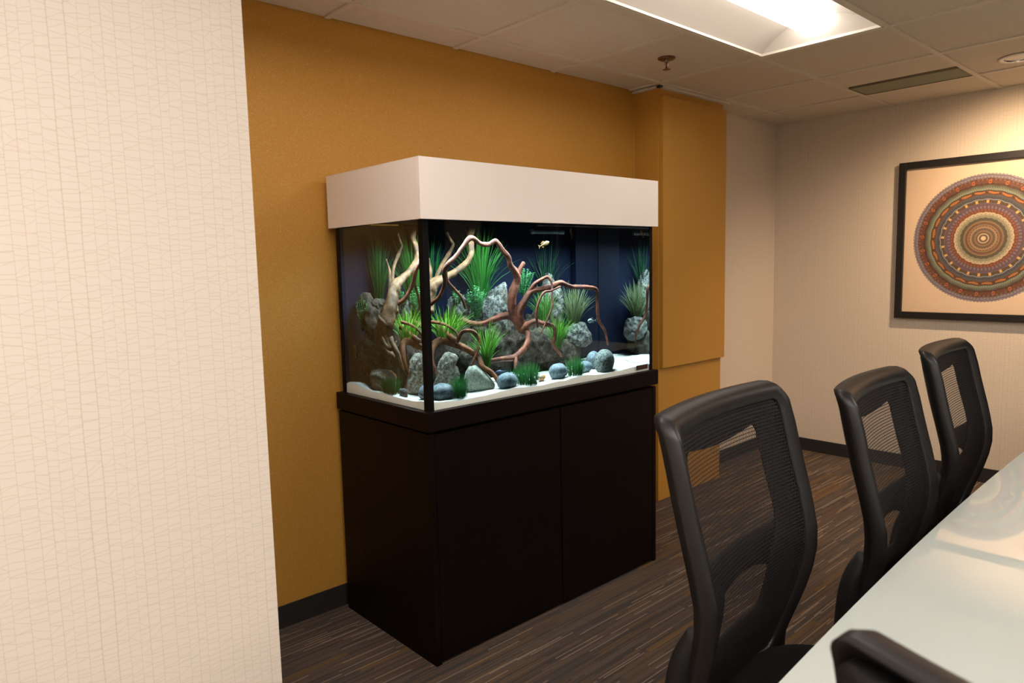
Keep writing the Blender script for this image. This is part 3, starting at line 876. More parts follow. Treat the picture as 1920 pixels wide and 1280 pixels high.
    from_bm('base_hub', bm, M_BLACKPL, t, smooth=True)
    for k in range(5):
        a = 2*PI*k/5+0.3
        dx, dy = math.cos(a), math.sin(a)
        V, F = tube_data([(dx*0.035, dy*0.035, 0.092, 0.024), (dx*0.15, dy*0.15, 0.088, 0.019), (dx*0.285, dy*0.285, 0.070, 0.014), (dx*0.305, dy*0.305, 0.066, 0.013)], sides=8, sub=3)
        leg = from_data('base_leg', V, F, M_BLACKPL, t, smooth=True)
        bm = bmesh.new()
        px, py = -dy, dx
        for s in (-1, 1):
            cyl_between(bm, (dx*0.31+px*s*0.008, dy*0.31+py*s*0.008, 0.0275), (dx*0.31+px*s*0.024, dy*0.31+py*s*0.024, 0.0275), 0.0272, 16)
        cyl_between(bm, (dx*0.305, dy*0.305, 0.028), (dx*0.305, dy*0.305, 0.064), 0.006, 8)
        c = from_bm('caster', bm, M_BLACKDK, leg)
    return t, up
def copy_tree(o, parent=None):
    c = o.copy(); COL.objects.link(c); c.parent = parent
    for ch in [q for q in D.objects if q.parent == o]: copy_tree(ch, c)
    return c
ch0, up0 = make_chair('x')
upn = {o.name for o in up0}
SPOTS = [(-0.052, -1.366, 6.0, 0.003, 'black mesh-back office chair nearest the aquarium, largest of the row of three'),
         (0.582, -1.412, 5.0, -0.032, 'middle black mesh-back office chair in the row along the table edge'),
         (1.345, -1.350, 4.0, -0.022, 'black mesh-back office chair farthest along the row, below the framed picture'),
         (-0.628, -1.955, 80.0, 0.012, 'black office chair at the near table end, seen from behind at the bottom edge')]
chairs = [ch0]+[copy_tree(ch0) for _ in SPOTS[1:]]
for c, (x, y, a, dz, lab) in zip(chairs, SPOTS):
    c.location = (x, y, 0); c.rotation_euler = (0, 0, math.radians(a)); c['label'] = lab
    if dz:
        for q in D.objects:
            if q.parent == c and q.name.split('.')[0] in upn: q.location.z += dz

# ------------------------------------------------------------------ aquarium stand
L, W = 1.26, 0.6086
stand = thing('aquarium_stand', 'tall espresso-brown two-door wooden cabinet under the aquarium', 'cabinet', (L/2, W/2, 0))
def P3(o, p): return setp(o, p)
P3(box('side_panel', 0.0073, 0.030, 0.0073, W, 0.0, 0.811, M_ESP, bevel=0.0015), stand)
P3(box('side_panel', L-0.030, L-0.0073, 0.0073, W, 0.0, 0.811, M_ESP, bevel=0.0015), stand)
P3(box('back_panel', 0.031, L-0.031, W-0.02, W-0.001, 0.0, 0.811, M_ESP), stand)
P3(box('bottom_board', 0.031, L-0.031, 0.03, W-0.021, 0.03, 0.05, M_ESP), stand)
P3(box('plinth', 0.031, L-0.031, 0.024, 0.034, 0.0, 0.029, M_SILI), stand)
mid = L/2+0.006
P3(box('door', 0.0335, mid-0.0018, 0.0100, 0.0290, 0.008, 0.806, M_ESP, bevel=0.0015), stand)
P3(box('door', mid+0.0018, L-0.0335, 0.0075, 0.0290, 0.008, 0.806, M_ESP, bevel=0.0015), stand)
P3(box('top_board', 0.020, L-0.045, 0.020, W-0.002, 0.8112, 0.8205, M_SILI), stand)
bm = bmesh.new()
for a in ((0, L, 0, 0.04), (0, L, W-0.03, W), (0, 0.04, 0.04, W-0.03), (L-0.04, L, 0.04, W-0.03)):
    box_bm(bm, a[0], a[1], a[2], a[3], 0.8208, 0.8850)
bmesh.ops.remove_doubles(bm, verts=bm.verts[:], dist=1e-5)
P3(from_bm('top_trim', bm, M_ESP), stand)
P3(box('tank_deck', 0.040, L-0.040, 0.040, W-0.03, 0.8210, 0.8640, M_ESP), stand)

# ------------------------------------------------------------------ glass tank
OV = 0.0277
GX0, GX1, GY0, GY1 = OV, L-OV, OV, W-OV
ZB, ZW = 0.874, 1.534
tank = thing('aquarium_tank', 'rectangular glass aquarium tank with black silicone corners and a dark back', 'aquarium', (L/2, W/2, 0.8645))
g = 0.0006
P3(box('glass_pane', GX0-0.008, GX1+0.008, GY0-0.008, GY0-g, 0.866, 1.60, M_PANE), tank)
P3(box('glass_pane', GX0-0.008, GX0-g, GY0-g*0.5, GY1, 0.866, 1.60, M_PANE), tank)
P3(box('glass_pane', GX1+g, GX1+0.008, GY0-g*0.5, GY1, 0.866, 1.60, M_PANE), tank)
P3(plabel(box('back_pane', GX0+0.001, GX1-0.001, GY1-0.0045, GY1-0.001, ZB, 1.531, simple('navy_backing', srgb(11, 18, 38), 0.6, spec=0.1)), 'dark navy back panel'), tank)
P3(box('bottom_pane', GX0-0.008, GX1+0.008, GY0-0.008, GY1+0.004, 0.8645, 0.8655, M_SILI), tank)
P3(box('outer_back', GX0-0.008, GX1+0.008, GY1+0.001, GY1+0.006, 0.8655, 1.60, M_SILI), tank)
def seam(x0, x1, y0, y1):
    P3(plabel(box('silicone_seam', x0, x1, y0, y1, 0.866, 1.598, M_SILI), 'black silicone corner seam'), tank)
e = 0.0095
seam(GX0-e, GX0+0.013, GY0-e, GY0-0.0082); seam(GX0-e, GX0-0.0082, GY0-0.0082, GY0+0.016)
seam(GX1-0.009, GX1+e, GY0-e, GY0-0.0082); seam(GX1+0.0082, GX1+e, GY0-0.0082, GY0+0.014)
seam(GX0-e, GX0-0.0082, GY1-0.016, GY1+0.006)
# small maker's plate on the front pane
st = box('label_plate', 1.128, 1.206, GY0-0.0105, GY0-0.0083, 0.8955, 0.9150, simple('black_label', srgb(16, 14, 14), 0.4), bevel=0.0)
P3(plabel(st, 'small black rectangular plate at the lower right corner of the front pane'), tank)
P3(box('plate_inset', 1.133, 1.201, GY0-0.0109, GY0-0.0106, 0.8995, 0.9110, simple('brown_label', srgb(66, 34, 22), 0.4)), tank)
# overflow box in the back right corner
P3(plabel(box('overflow_box', 1.085, GX1-0.002, GY1-0.058, GY1-0.006, ZB+0.001, 1.528, simple('overflow_black', srgb(12, 17, 32), 0.5, spec=0.1)), 'dark overflow box in the far corner'), tank)

# canopy
can = thing('aquarium_canopy', 'off-white box canopy covering the top of the aquarium', 'canopy', (L/2, W/2, 1.516))
H0, H1 = 1.5163, 1.7122
P3(box('front_board', 0, L, 0.0, 0.014, H0, H1-0.0005, M_CANOPY, bevel=0.0008), can)
P3(box('side_board', 0, 0.014, 0.0145, 0.205, H0, H1-0.0005, M_CANOPY, bevel=0.0008), can)
P3(box('side_board', 0.0004, 0.014, 0.2062, W, H0, H1-0.0005, M_CANOPY, bevel=0.0008), can)
P3(box('side_board', L-0.014, L, 0.0145, W, H0, H1-0.0005, M_CANOPY, bevel=0.0008), can)
P3(box('back_board', 0.0145, L-0.0145, W-0.012, W, H0, H1-0.0005, M_CANOPY), can)
P3(box('lid', 0.0145, L-0.0145, 0.0145, W-0.0125, H1-0.014, H1-0.001, M_CANOPY), can)
bm = bmesh.new(); box_bm(bm, 0.0, L, 0.0, W, H1-0.0004, H1)
P3(from_bm('lid_edge', bm, M_CANOPY), can)

# water
wt = box('aquarium_water', GX0, GX1, GY0, GY1, ZB-0.001, ZW, M_WATER)
tag(wt, 'clear water filling the aquarium tank', 'water', kind='stuff')

# submersed lamp just under the surface
lampt = thing('aquarium_lamp', 'cool white lamp bar hidden under the canopy at the top of the tank', 'lamp', (L/2, 0.24, 1.52))
lb = D.lights.new('lamp_panel', 'AREA'); lb.shape = 'RECTANGLE'; lb.size = 1.08; lb.size_y = 0.12; lb.energy = TANK_W; lb.color = (0.72, 0.93, 1.0); lb.spread = math.radians(150)
lo = D.objects.new('lamp_panel', lb); COL.objects.link(lo); lo.parent = lampt; lo.location = (0, 0, 0.0105)
for s in (-1, 1):
    P3(box('lamp_end', L/2+s*0.56-0.006, L/2+s*0.56+0.006, 0.20, 0.32, 1.526, 1.533, M_SILI), lampt)

# sand bed with a dip and mounds, banked to the glass
def sand_h(x, y):
    n = noise.noise(Vector((x*9, y*9, 3.1)))*0.006+noise.noise(Vector((x*24, y*24, 8.1)))*0.0028
    edge = min(x-GX0, y-GY0)
    rise = 0.012*min(1, max(0, (edge)/0.25))
    back = 0.020*max(0, 1-abs(x-0.05)/0.12)*max(0, 1-abs(y-0.50)/0.2)
    wav = 0.0035*math.sin(x*17+1.0)+0.003*math.sin(y*26)
    return 0.9045+n+rise+back+wav
NX_, NY_ = 150, 72
V = []; F = []
sx0, sx1, sy0, sy1 = GX0-0.0003, GX1-0.0008, GY0-0.0003, GY1-0.006
for j in range(NY_+1):
    for i in range(NX_+1):
        x = sx0+(sx1-sx0)*i/NX_; y = sy0+(sy1-sy0)*j/NY_
        V.append((x, y, sand_h(x, y)))
for j in range(NY_):
    for i in range(NX_):
        a = j*(NX_+1)+i; F.append((a, a+1, a+NX_+2, a+NX_+1))
def skirt(idx, flip):
    base = len(V)
    for i in idx: V.append((V[i][0], V[i][1], ZB))
    for k in range(len(idx)-1):
        q = (idx[k], idx[k+1], base+k+1, base+k)
        F.append(q if not flip else q[::-1])
skirt([i for i in range(NX_+1)], True)
skirt([NY_*(NX_+1)+i for i in range(NX_+1)], False)
skirt([j*(NX_+1) for j in range(NY_+1)], False)
skirt([j*(NX_+1)+NX_ for j in range(NY_+1)], True)
sand = from_data('sand_bed', V, F, M_SAND, None, smooth=True)
tag(sand, 'bed of fine white sand on the bottom of the aquarium', 'sand', kind='stuff')

# ------------------------------------------------------------------ rocks
def rock(name, label, c, size, mat, kind='smooth', seed=0, rot=(0, 0, 0), sub=4, taper=0.0, amp=1.0, group=None, cat='stone'):
    bm = bmesh.new(); bmesh.ops.create_icosphere(bm, subdivisions=sub, radius=1.0)
    R = Matrix.Rotation(rot[2], 3, 'Z') @ Matrix.Rotation(rot[1], 3, 'Y') @ Matrix.Rotation(rot[0], 3, 'X')
    sv = Vector((seed*3.7, seed*1.9, seed*5.3))
    for v in bm.verts:
        p = v.co.copy(); d = p.normalized()
        if kind == 'smooth':
            k = 1+0.07*noise.noise(d*1.3+sv)+0.02*noise.noise(d*3+sv)
        else:
            k = 1+0.30*noise.noise(d*1.2+sv)
            rid = 0
            a = 1.0; fq = 2.2
            for o_ in range(4):
                rid += a*(0.5-abs(noise.noise(d*fq+sv*(o_+1)))); a *= 0.55; fq *= 2.1
            k += 0.42*amp*(rid-0.45)
            cell = noise.cell_vector(d*2.4+sv)
            k += 0.05*amp*(cell[0]-0.5)
        q = d*k
        if kind == 'slab':
            pn = (abs(d.x)**3.2+abs(d.y)**3.2+abs(d.z)**2.4)**(1/2.6)
            q = d/pn*(1+0.6*(k-1)+0.10*abs(noise.noise(d*6+sv))+0.05*noise.noise(d*13+sv))
        if kind == 'block':
            pn = (abs(d.x)**2.7+abs(d.y)**2.7+abs(d.z)**2.7)**(1/2.7)
            q = d/pn*(1+0.45*(k-1))
        q.x *= 1-taper*q.z; q.y *= 1-taper*q.z
        q = Vector((q.x*size[0], q.y*size[1], q.z*size[2]))
        v.co = R @ q
    o = from_bm(name, bm, mat, None, smooth=True, loc=c)
    tag(o, label, cat, group)
    return o
def profile_rock(name, label, c, pts, thick, mat, seed=0, rz=-0.52, amp=1.0, sub=5, scale=1.0, group=None):
    """a stone whose upright outline (x, z) is given, rounded off in depth and broken up by ridges"""
    P = [Vector((x*scale, z*scale)) for x, z in pts]
    def radius(phi):
        d = Vector((math.cos(phi), math.sin(phi))); best = 0.01
        for i in range(len(P)):
            a, b = P[i], P[(i+1) % len(P)]; e = b-a
            den = d.x*e.y-d.y*e.x
            if abs(den) < 1e-9: continue
            t = (a.x*e.y-a.y*e.x)/den; u = (a.x*d.y-a.y*d.x)/den
            if t > 0 and -1e-6 <= u <= 1.000001: best = max(best, t)
        return best
    table = [radius(2*PI*i/180) for i in range(180)]
    bm = bmesh.new(); bmesh.ops.create_icosphere(bm, subdivisions=sub, radius=1.0)
    sv = Vector((seed*3.7, seed*1.9, seed*5.3)); R = Matrix.Rotation(rz, 3, 'Z')
    for v in bm.verts:
        d = v.co.normalized()
        phi = math.atan2(d.z, d.x) % (2*PI); fi = phi/(2*PI)*180; i = int(fi) % 180; r = table[i]+(table[(i+1) % 180]-table[i])*(fi-int(fi))
        h = math.sqrt(max(0, 1-d.y*d.y))**0.62
        q = Vector((r*h*math.cos(phi), math.copysign(abs(d.y)**0.8, d.y)*thick, r*h*math.sin(phi)))
        n = 0; a = 1.0; f = 26
        for o_ in range(4):
            n += a*(0.30-abs(noise.noise(q*f+sv*(o_+1)))); a *= 0.55; f *= 2.1
        q += d*(0.012*amp*n)
        v.co = R @ q
    o = from_bm(name, bm, mat, None, smooth=True, loc=c)
    return tag(o, label, 'stone', group)
profile_rock('upright_stone', 'pale pitted upright stone slab beside the front glass corner', (0.206, 0.235, 0.990), [(.0116,.056),(.036,.05),(.043,.034),(.033,.014),(.048,-.014),(.043,-.03),(.023,-.0715),(-.060,-.075),(-.035,-.023),(-.028,.006),(-.02,.0315),(-.003,.0515)], 0.038, MR_SLAB, 3, amp=1.0, scale=1.12)
profile_rock('granite_boulder', 'smooth pale speckled boulder right of the pitted slab', (0.320, 0.160, 0.952), [(-.04,.043),(-.0165,.046),(.013,.026),(.04,0),(.061,-.023),(.056,-.043),(.013,-.05),(-.023,-.047),(-.056,-.039),(-.0595,0),(-.0545,.023)], 0.045, MR_PALE, 5, amp=0.10, sub=4, scale=1.08)
rock('pebble', 'smooth blue-grey stone right at the front glass corner', (0.112, 0.095, 0.930), (0.054, 0.044, 0.034), MR_BLUE, 'smooth', 8, (0, 0, 0.3))
rock('pebble', 'blue-grey pebble at the tip of the low driftwood arch', (0.408, 0.080, 0.934), (0.052, 0.040, 0.034), MR_BLUE, 'smooth', 11, (0, 0.1, 0.3))
rock('pebble', 'blue-grey pebble left of the right-hand dark grass tuft', (0.692, 0.100, 0.936), (0.048, 0.040, 0.034), MR_BLUE, 'smooth', 13, (0, 0, 0.1))
rock('pebble', 'larger blue-grey pebble partly behind the black speckled boulder', (0.990, 0.225, 0.943), (0.046, 0.038, 0.041), MR_BLUE, 'smooth', 17, (0, 0, 0.5))
rock('pebble', 'blue-grey pebble behind the right-hand dark grass tuft', (0.885, 0.150, 0.929), (0.042, 0.034, 0.027), MR_BLUE, 'smooth', 19, (0, 0, 0.2))
rock('speckled_boulder', 'rounded black and grey speckled boulder at the right end of the sand', (0.968, 0.090, 0.945), (0.060, 0.050, 0.056), MR_SPK, 'smooth', 23, (0, 0, 0.4), 4)
profile_rock('craggy_rock', 'dark craggy rock holding the variegated grass on the right', (1.035, 0.430, 1.042), [(-.052,.006),(-.05,.023),(-.02,.036),(.02,.038),(.0315,.0176),(.046,0),(.048,-.024),(.025,-.036),(-.009,-.032),(-.040,-.022)], 0.060, MR_CRAG, 29, amp=1.2, scale=1.45)
rock('brown_rock', 'shadowed brown rock under the craggy rock on the right', (0.985, 0.455, 0.955), (0.075, 0.060, 0.075), MR_DARK, 'crag', 31, (0, 0, 0.3), 4)
rock('brown_boulder', 'large brownish grey boulder under the driftwood hub', (0.745, 0.365, 0.985), (0.120, 0.085, 0.105), MR_DARK, 'crag', 37, (0, 0.1, 0.2), 5, 0.1)
profile_rock('ridged_rock', 'pale ridged rock leaning behind the left driftwood root', (0.560, 0.450, 1.205), [(-.056,0),(-.021,.03),(.01,.055),(.042,.072),(.052,.03),(.05,-.09),(-.055,-.09)], 0.045, MR_CRAG, 41, amp=1.6, scale=1.25)
rock('dark_rock', 'dark rock pile behind the bright front grass', (0.575, 0.465, 1.03), (0.130, 0.075, 0.14), MR_DARK, 'crag', 43, (0, 0, 0.1), 5)
profile_rock('pointed_rock', 'tall pointed grey rock rising behind the forked thin twig', (0.915, 0.500, 1.215), [(-.0096,.085),(.004,.072),(.035,.025),(.046,-.008),(.045,-.10),(-.043,-.10),(-.042,-.008),(-.035,.042),(-.023,.078)], 0.035, MR_CRAG, 47, amp=1.3, scale=1.3)
rock('rear_rock', 'dark rock below the tall pointed rock', (0.84, 0.49, 1.03), (0.10, 0.065, 0.13), MR_DARK, 'crag', 49, (0, 0, 0.1), 4)
rock('small_rear_rock', 'rounded grey rock behind the bright grass at the corner', (0.385, 0.45, 1.195), (0.050, 0.045, 0.058), MR_CRAG, 'crag', 53, (0, 0, 0.1), 4)
rock('pillar_rock', 'dark rock under the rounded grey rock in the rear', (0.365, 0.475, 1.03), (0.075, 0.065, 0.14), MR_DARK, 'crag', 54, (0, 0, 0.1), 4)
profile_rock('left_rock_mass', 'tall dark craggy rock at the left end of the aquarium', (0.170, 0.440, 1.080), [(-.084,.13),(-.053,.15),(-.014,.14),(.023,.13),(.019,.067),(.04,0),(.086,-.083),(.074,-.18),(-.065,-.18),(-.107,-.12),(-.114,-.042),(-.098,0),(-.065,.042)], 0.070, MR_DARK, 59, rz=-1.01, amp=1.8)
rock('capping_rock', 'grey pitted rock on top of the left rock mass', (0.185, 0.445, 1.205), (0.052, 0.050, 0.042), MR_DARK, 'block', 61, (0, 0.1, 0.4), 5)
rock('small_capping_rock', 'small grey rock at the left shoulder of the rock mass', (0.150, 0.505, 1.235), (0.040, 0.040, 0.036), MR_DARK, 'block', 67, (0, 0.2, 0.2), 4, 0.2)
rock('tan_boulder', 'pale boulder with orange stain near the left pane', (0.110, 0.375, 0.944), (0.052, 0.068, 0.044), MR_TAN, 'block', 71, (0, 0, 0.2), 4)
rock('inner_rock', 'brown rock in shade behind the pitted slab', (0.270, 0.365, 0.985), (0.070, 0.060, 0.095), MR_DARK, 'crag', 73, (0, 0.1, 0.2), 4)
rock('grey_backing_rock', 'grey rock in shade behind the low driftwood arch', (0.325, 0.285, 0.990), (0.050, 0.045, 0.065), MR_DARK, 'crag', 77, (0, 0.2, 0.4), 4, 0.2)
rock('tan_pebble', 'small tan pebble between the two dark grass tufts', (0.607, 0.118, 0.922), (0.026, 0.020, 0.014), MR_TAN, 'smooth', 79, (0, 0, 0.3), 3)
rock('dark_pebble', 'small dark pebble behind the tuft under the driftwood', (0.470, 0.175, 0.932), (0.045, 0.035, 0.024), MR_BLUE, 'smooth', 81, (0, 0, 0.3), 3)
rock('chip_stone', 'small grey chip at the foot of the pitted slab', (0.075, 0.215, 0.921), (0.018, 0.020, 0.016), MR_CRAG, 'block', 83, (0, 0, 0.3), 3)

# ------------------------------------------------------------------ driftwood: (x, y, z, radius) along each limb
WOOD = {
 'hub_trunk':[(0.633,0.330,1.114,0.0260),(0.597,0.330,1.162,0.0230),(0.584,0.325,1.201,0.0215),(0.583,0.315,1.253,0.0200),(0.601,0.300,1.314,0.0180),(0.557,0.285,1.361,0.0130),(0.541,0.275,1.394,0.0110),(0.499,0.262,1.427,0.0100),(0.464,0.250,1.455,0.0090),(0.424,0.240,1.442,0.0085),(0.381,0.232,1.444,0.0090),(0.330,0.225,1.465,0.0095),(0.287,0.220,1.428,0.0085),(0.252,0.216,1.396,0.0085),(0.205,0.214,1.355,0.0095),(0.221,0.250,1.303,0.0085),(0.215,0.290,1.255,0.0080),(0.195,0.328,1.228,0.0075)],
 'stub_up':[(0.601,0.300,1.314,0.0120),(0.613,0.295,1.345,0.0100),(0.631,0.290,1.373,0.0080)],
 'right_arch':[(0.633,0.330,1.114,0.0240),(0.614,0.315,1.172,0.0180),(0.641,0.300,1.222,0.0155),(0.668,0.290,1.254,0.0130),(0.716,0.280,1.265,0.0115),(0.767,0.270,1.272,0.0110),(0.817,0.260,1.285,0.0110),(0.874,0.255,1.266,0.0100),(0.986,0.265,1.261,0.0090),(1.051,0.275,1.243,0.0090),(1.057,0.280,1.179,0.0085),(1.066,0.284,1.114,0.0085),(1.112,0.290,1.061,0.0075),(1.136,0.296,0.995,0.0050)],
 'fork_thin':[(0.657,0.295,1.250,0.0090),(0.678,0.280,1.283,0.0080),(0.710,0.270,1.300,0.0075),(0.744,0.260,1.311,0.0060),(0.761,0.250,1.281,0.0050),(0.751,0.240,1.235,0.0040),(0.751,0.235,1.194,0.0040),(0.724,0.235,1.145,0.0035),(0.686,0.240,1.082,0.0030)],
 'twig_curl':[(0.791,0.220,1.271,0.0030),(0.735,0.220,1.256,0.0040),(0.693,0.220,1.249,0.0050),(0.662,0.220,1.205,0.0060),(0.655,0.225,1.161,0.0065),(0.669,0.240,1.112,0.0070)],
 'root_right':[(0.635,0.320,1.105,0.0180),(0.667,0.270,1.133,0.0110),(0.703,0.250,1.124,0.0100),(0.757,0.235,1.107,0.0090),(0.757,0.230,1.066,0.0085),(0.752,0.230,1.031,0.0075),(0.797,0.230,0.980,0.0060)],
 'root_down':[(0.636,0.330,1.107,0.0240),(0.649,0.300,1.087,0.0150),(0.633,0.270,1.057,0.0135),(0.597,0.250,1.027,0.0125),(0.539,0.240,1.003,0.0120),(0.473,0.240,1.002,0.0100),(0.398,0.250,0.997,0.0080)],
 'root_stub':[(0.542,0.235,0.999,0.0090),(0.532,0.215,0.980,0.0080),(0.520,0.205,0.961,0.0050)],
 'root_left':[(0.633,0.330,1.122,0.0220),(0.572,0.340,1.161,0.0150),(0.502,0.345,1.152,0.0120),(0.445,0.350,1.139,0.0100),(0.393,0.355,1.143,0.0100),(0.350,0.360,1.158,0.0120)],
 'pale_trunk':[(0.120,0.356,1.149,0.0360),(0.140,0.351,1.191,0.0350),(0.185,0.356,1.249,0.0310),(0.217,0.358,1.294,0.0260),(0.270,0.361,1.318,0.0155),(0.320,0.355,1.341,0.0135),(0.375,0.357,1.371,0.0120),(0.403,0.360,1.405,0.0125),(0.415,0.377,1.442,0.0130),(0.420,0.396,1.473,0.0135),(0.428,0.398,1.507,0.0145)],
 'pale_spike':[(0.200,0.347,1.194,0.0170),(0.215,0.373,1.248,0.0130),(0.228,0.401,1.307,0.0090),(0.236,0.408,1.351,0.0075),(0.243,0.431,1.395,0.0040)],
 'thin_upright':[(0.250,0.401,1.303,0.0090),(0.290,0.426,1.357,0.0085),(0.325,0.424,1.403,0.0080),(0.344,0.409,1.443,0.0060),(0.335,0.410,1.463,0.0055),(0.320,0.414,1.491,0.0060)],
 'stick':[(0.215,0.230,1.351,0.0060),(0.230,0.245,1.310,0.0065),(0.275,0.270,1.277,0.0060),(0.317,0.290,1.243,0.0055),(0.341,0.308,1.203,0.0040)],
 'low_arch':[(0.175,0.262,0.979,0.0080),(0.162,0.270,1.019,0.0100),(0.169,0.285,1.056,0.0120),(0.189,0.300,1.081,0.0130),(0.221,0.300,1.093,0.0130),(0.258,0.280,1.082,0.0130),(0.298,0.240,1.062,0.0125),(0.328,0.190,1.030,0.0120),(0.328,0.150,0.994,0.0110),(0.361,0.120,0.966,0.0095),(0.377,0.090,0.925,0.0080)],
 'low_thick':[(0.224,0.345,1.145,0.0120),(0.240,0.330,1.135,0.0100),(0.246,0.300,1.119,0.0100),(0.258,0.250,1.093,0.0110)],
 'low_thin':[(0.174,0.291,1.166,0.0060),(0.211,0.280,1.158,0.0060),(0.234,0.260,1.147,0.0050),(0.261,0.240,1.121,0.0045),(0.265,0.235,1.097,0.0050)],
 'low_loop':[(0.262,0.240,1.087,0.0080),(0.275,0.220,1.122,0.0075),(0.297,0.205,1.127,0.0070),(0.324,0.200,1.119,0.0070),(0.340,0.190,1.092,0.0065),(0.326,0.180,1.054,0.0060),(0.304,0.175,1.023,0.0050),(0.288,0.170,0.999,0.0035)],
 'root_twist':[(0.150,0.448,1.174,0.0120),(0.120,0.385,1.143,0.0100),(0.100,0.360,1.106,0.0090),(0.090,0.316,1.074,0.0080),(0.100,0.289,1.075,0.0070),(0.120,0.283,1.098,0.0060)],
 'root_stump':[(0.100,0.307,1.109,0.0120),(0.095,0.284,1.084,0.0130),(0.100,0.266,1.054,0.0140),(0.130,0.272,1.021,0.0100),(0.181,0.275,0.970,0.0050)],
 'root_mass':[(0.130,0.362,1.172,0.0360),(0.120,0.386,1.121,0.0340),(0.120,0.361,1.073,0.0300),(0.130,0.316,1.033,0.0240),(0.140,0.291,1.003,0.0130)],
}
def wood(name, label, limbs, mat, loc, rough=0.22):
    t = thing(name, label, 'driftwood', loc)
    for i, (key, part) in enumerate(limbs):
        V, F = tube_data(WOOD[key], sides=14, sub=7, rough=rough, seed=len(key)*1.7+i*5)
        o = from_data(part, V, F, mat, None, smooth=True); setp(o, t)
    return t
wood('red_driftwood', 'reddish branching driftwood arching from the centre to both ends of the tank',
     [('hub_trunk', 'trunk'), ('stub_up', 'branch_stub'), ('right_arch', 'branch'), ('fork_thin', 'twig'), ('twig_curl', 'twig'), ('root_right', 'root'), ('root_down', 'root'), ('root_stub', 'root_stub'), ('root_left', 'root'), ('stick', 'twig')],
     MD_RED, (0.633, 0.33, 1.10))
wood('pale_driftwood', 'pale driftwood with a thick bent branch rising at the left corner',
     [('pale_trunk', 'trunk'), ('pale_spike', 'spike'), ('thin_upright', 'branch'), ('root_mass', 'root_mass'), ('root_twist', 'root'), ('root_stump', 'root_stub')],
     MD_PALE, (0.13, 0.36, 1.0), 0.3)
wood('orange_driftwood', 'low orange-brown driftwood arch reaching down to the sand at the front',
     [('low_arch', 'trunk'), ('low_thick', 'branch'), ('low_thin', 'twig'), ('low_loop', 'twig')],
     MD_ORANGE, (0.22, 0.28, 0.98))

# ------------------------------------------------------------------ plants
def clamp_pt(p):
    return (min(GX1-0.006, max(GX0+0.006, p[0])), min(GY1-0.010, max(GY0+0.006, p[1])), min(1.522, p[2]))
def grass(name, label, c, n, h, spread, mat, width=0.004, base=0.02, lean=0.3, droop=0.25, dirs=None, seed=0, seg=6, bias=(0, 0)):
    rnd = random.Random(seed)
    V = []; F = []
    for b in range(n):
        a = rnd.random()*2*PI
        r0 = base*math.sqrt(rnd.random())
        bx, by = c[0]+r0*math.cos(a), c[1]+r0*math.sin(a)
        q = rnd.random()
        out = spread*(0.10+0.9*q)
        az = a+rnd.uniform(-0.5, 0.5)
        hh = h*(1-0.30*q*q)*rnd.uniform(0.68, 1.0)
        dx, dy = math.cos(az)*out+bias[0]*q, math.sin(az)*out+bias[1]*q
        w0 = width*rnd.uniform(0.7, 1.15)
        sa = az+PI/2+rnd.uniform(-0.7, 0.7)
        sx, sy = math.cos(sa), math.sin(sa)
        i0 = len(V)
        for k in range(seg+1):
            t = k/seg
            px = bx+dx*(t**1.7); py = by+dy*(t**1.7)
            pz = c[2]+hh*(t-droop*q*t**3*0.8)
            wv = w0*(0.55+0.9*t-1.45*t*t) if t < 0.999 else 0.0002
            wv = max(wv, 0.0002)
            f = wv*0.35
            for s in (-1, 0, 1):
                x, y, z = clamp_pt((px+sx*wv*s*0.5+(-sy*f if s == 0 else 0), py+sy*wv*s*0.5+(sx*f if s == 0 else 0), pz))
                V.append((x, y, z))
        for k in range(seg):
            for s in (0, 1):
                a0 = i0+k*3+s
                F.append((a0, a0+1, a0+4, a0+3))
    o = from_data(name, [(v[0]-c[0], v[1]-c[1], v[2]-c[2]) for v in V], F, mat, None, smooth=False, loc=c)
    tag(o, label, 'plant')
    return o
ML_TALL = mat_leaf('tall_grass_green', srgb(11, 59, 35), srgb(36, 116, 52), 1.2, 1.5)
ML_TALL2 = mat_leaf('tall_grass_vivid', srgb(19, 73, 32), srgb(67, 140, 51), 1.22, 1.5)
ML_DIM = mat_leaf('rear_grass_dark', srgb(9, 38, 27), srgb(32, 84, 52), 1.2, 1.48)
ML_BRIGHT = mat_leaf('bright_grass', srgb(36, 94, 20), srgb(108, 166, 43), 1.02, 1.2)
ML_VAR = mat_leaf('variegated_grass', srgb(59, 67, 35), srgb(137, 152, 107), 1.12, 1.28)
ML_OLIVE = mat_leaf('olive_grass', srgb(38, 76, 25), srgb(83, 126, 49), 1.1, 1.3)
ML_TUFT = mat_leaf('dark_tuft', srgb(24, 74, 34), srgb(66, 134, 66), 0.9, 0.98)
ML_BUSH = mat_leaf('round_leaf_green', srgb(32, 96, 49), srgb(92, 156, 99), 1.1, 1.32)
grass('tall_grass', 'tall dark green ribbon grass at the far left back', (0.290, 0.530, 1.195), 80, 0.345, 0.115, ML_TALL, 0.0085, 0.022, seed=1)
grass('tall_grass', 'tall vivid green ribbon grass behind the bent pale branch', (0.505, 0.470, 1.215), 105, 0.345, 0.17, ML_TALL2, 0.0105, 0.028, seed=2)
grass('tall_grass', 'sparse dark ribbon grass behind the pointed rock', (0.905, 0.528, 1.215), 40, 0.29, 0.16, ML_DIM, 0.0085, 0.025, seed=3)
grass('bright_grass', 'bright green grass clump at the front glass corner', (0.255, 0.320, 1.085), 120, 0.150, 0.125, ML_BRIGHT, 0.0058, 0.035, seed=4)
grass('bright_grass', 'bright green grass clump in front of the red driftwood root', (0.375, 0.195, 0.985), 90, 0.195, 0.125, ML_BRIGHT, 0.0065, 0.020, seed=5)
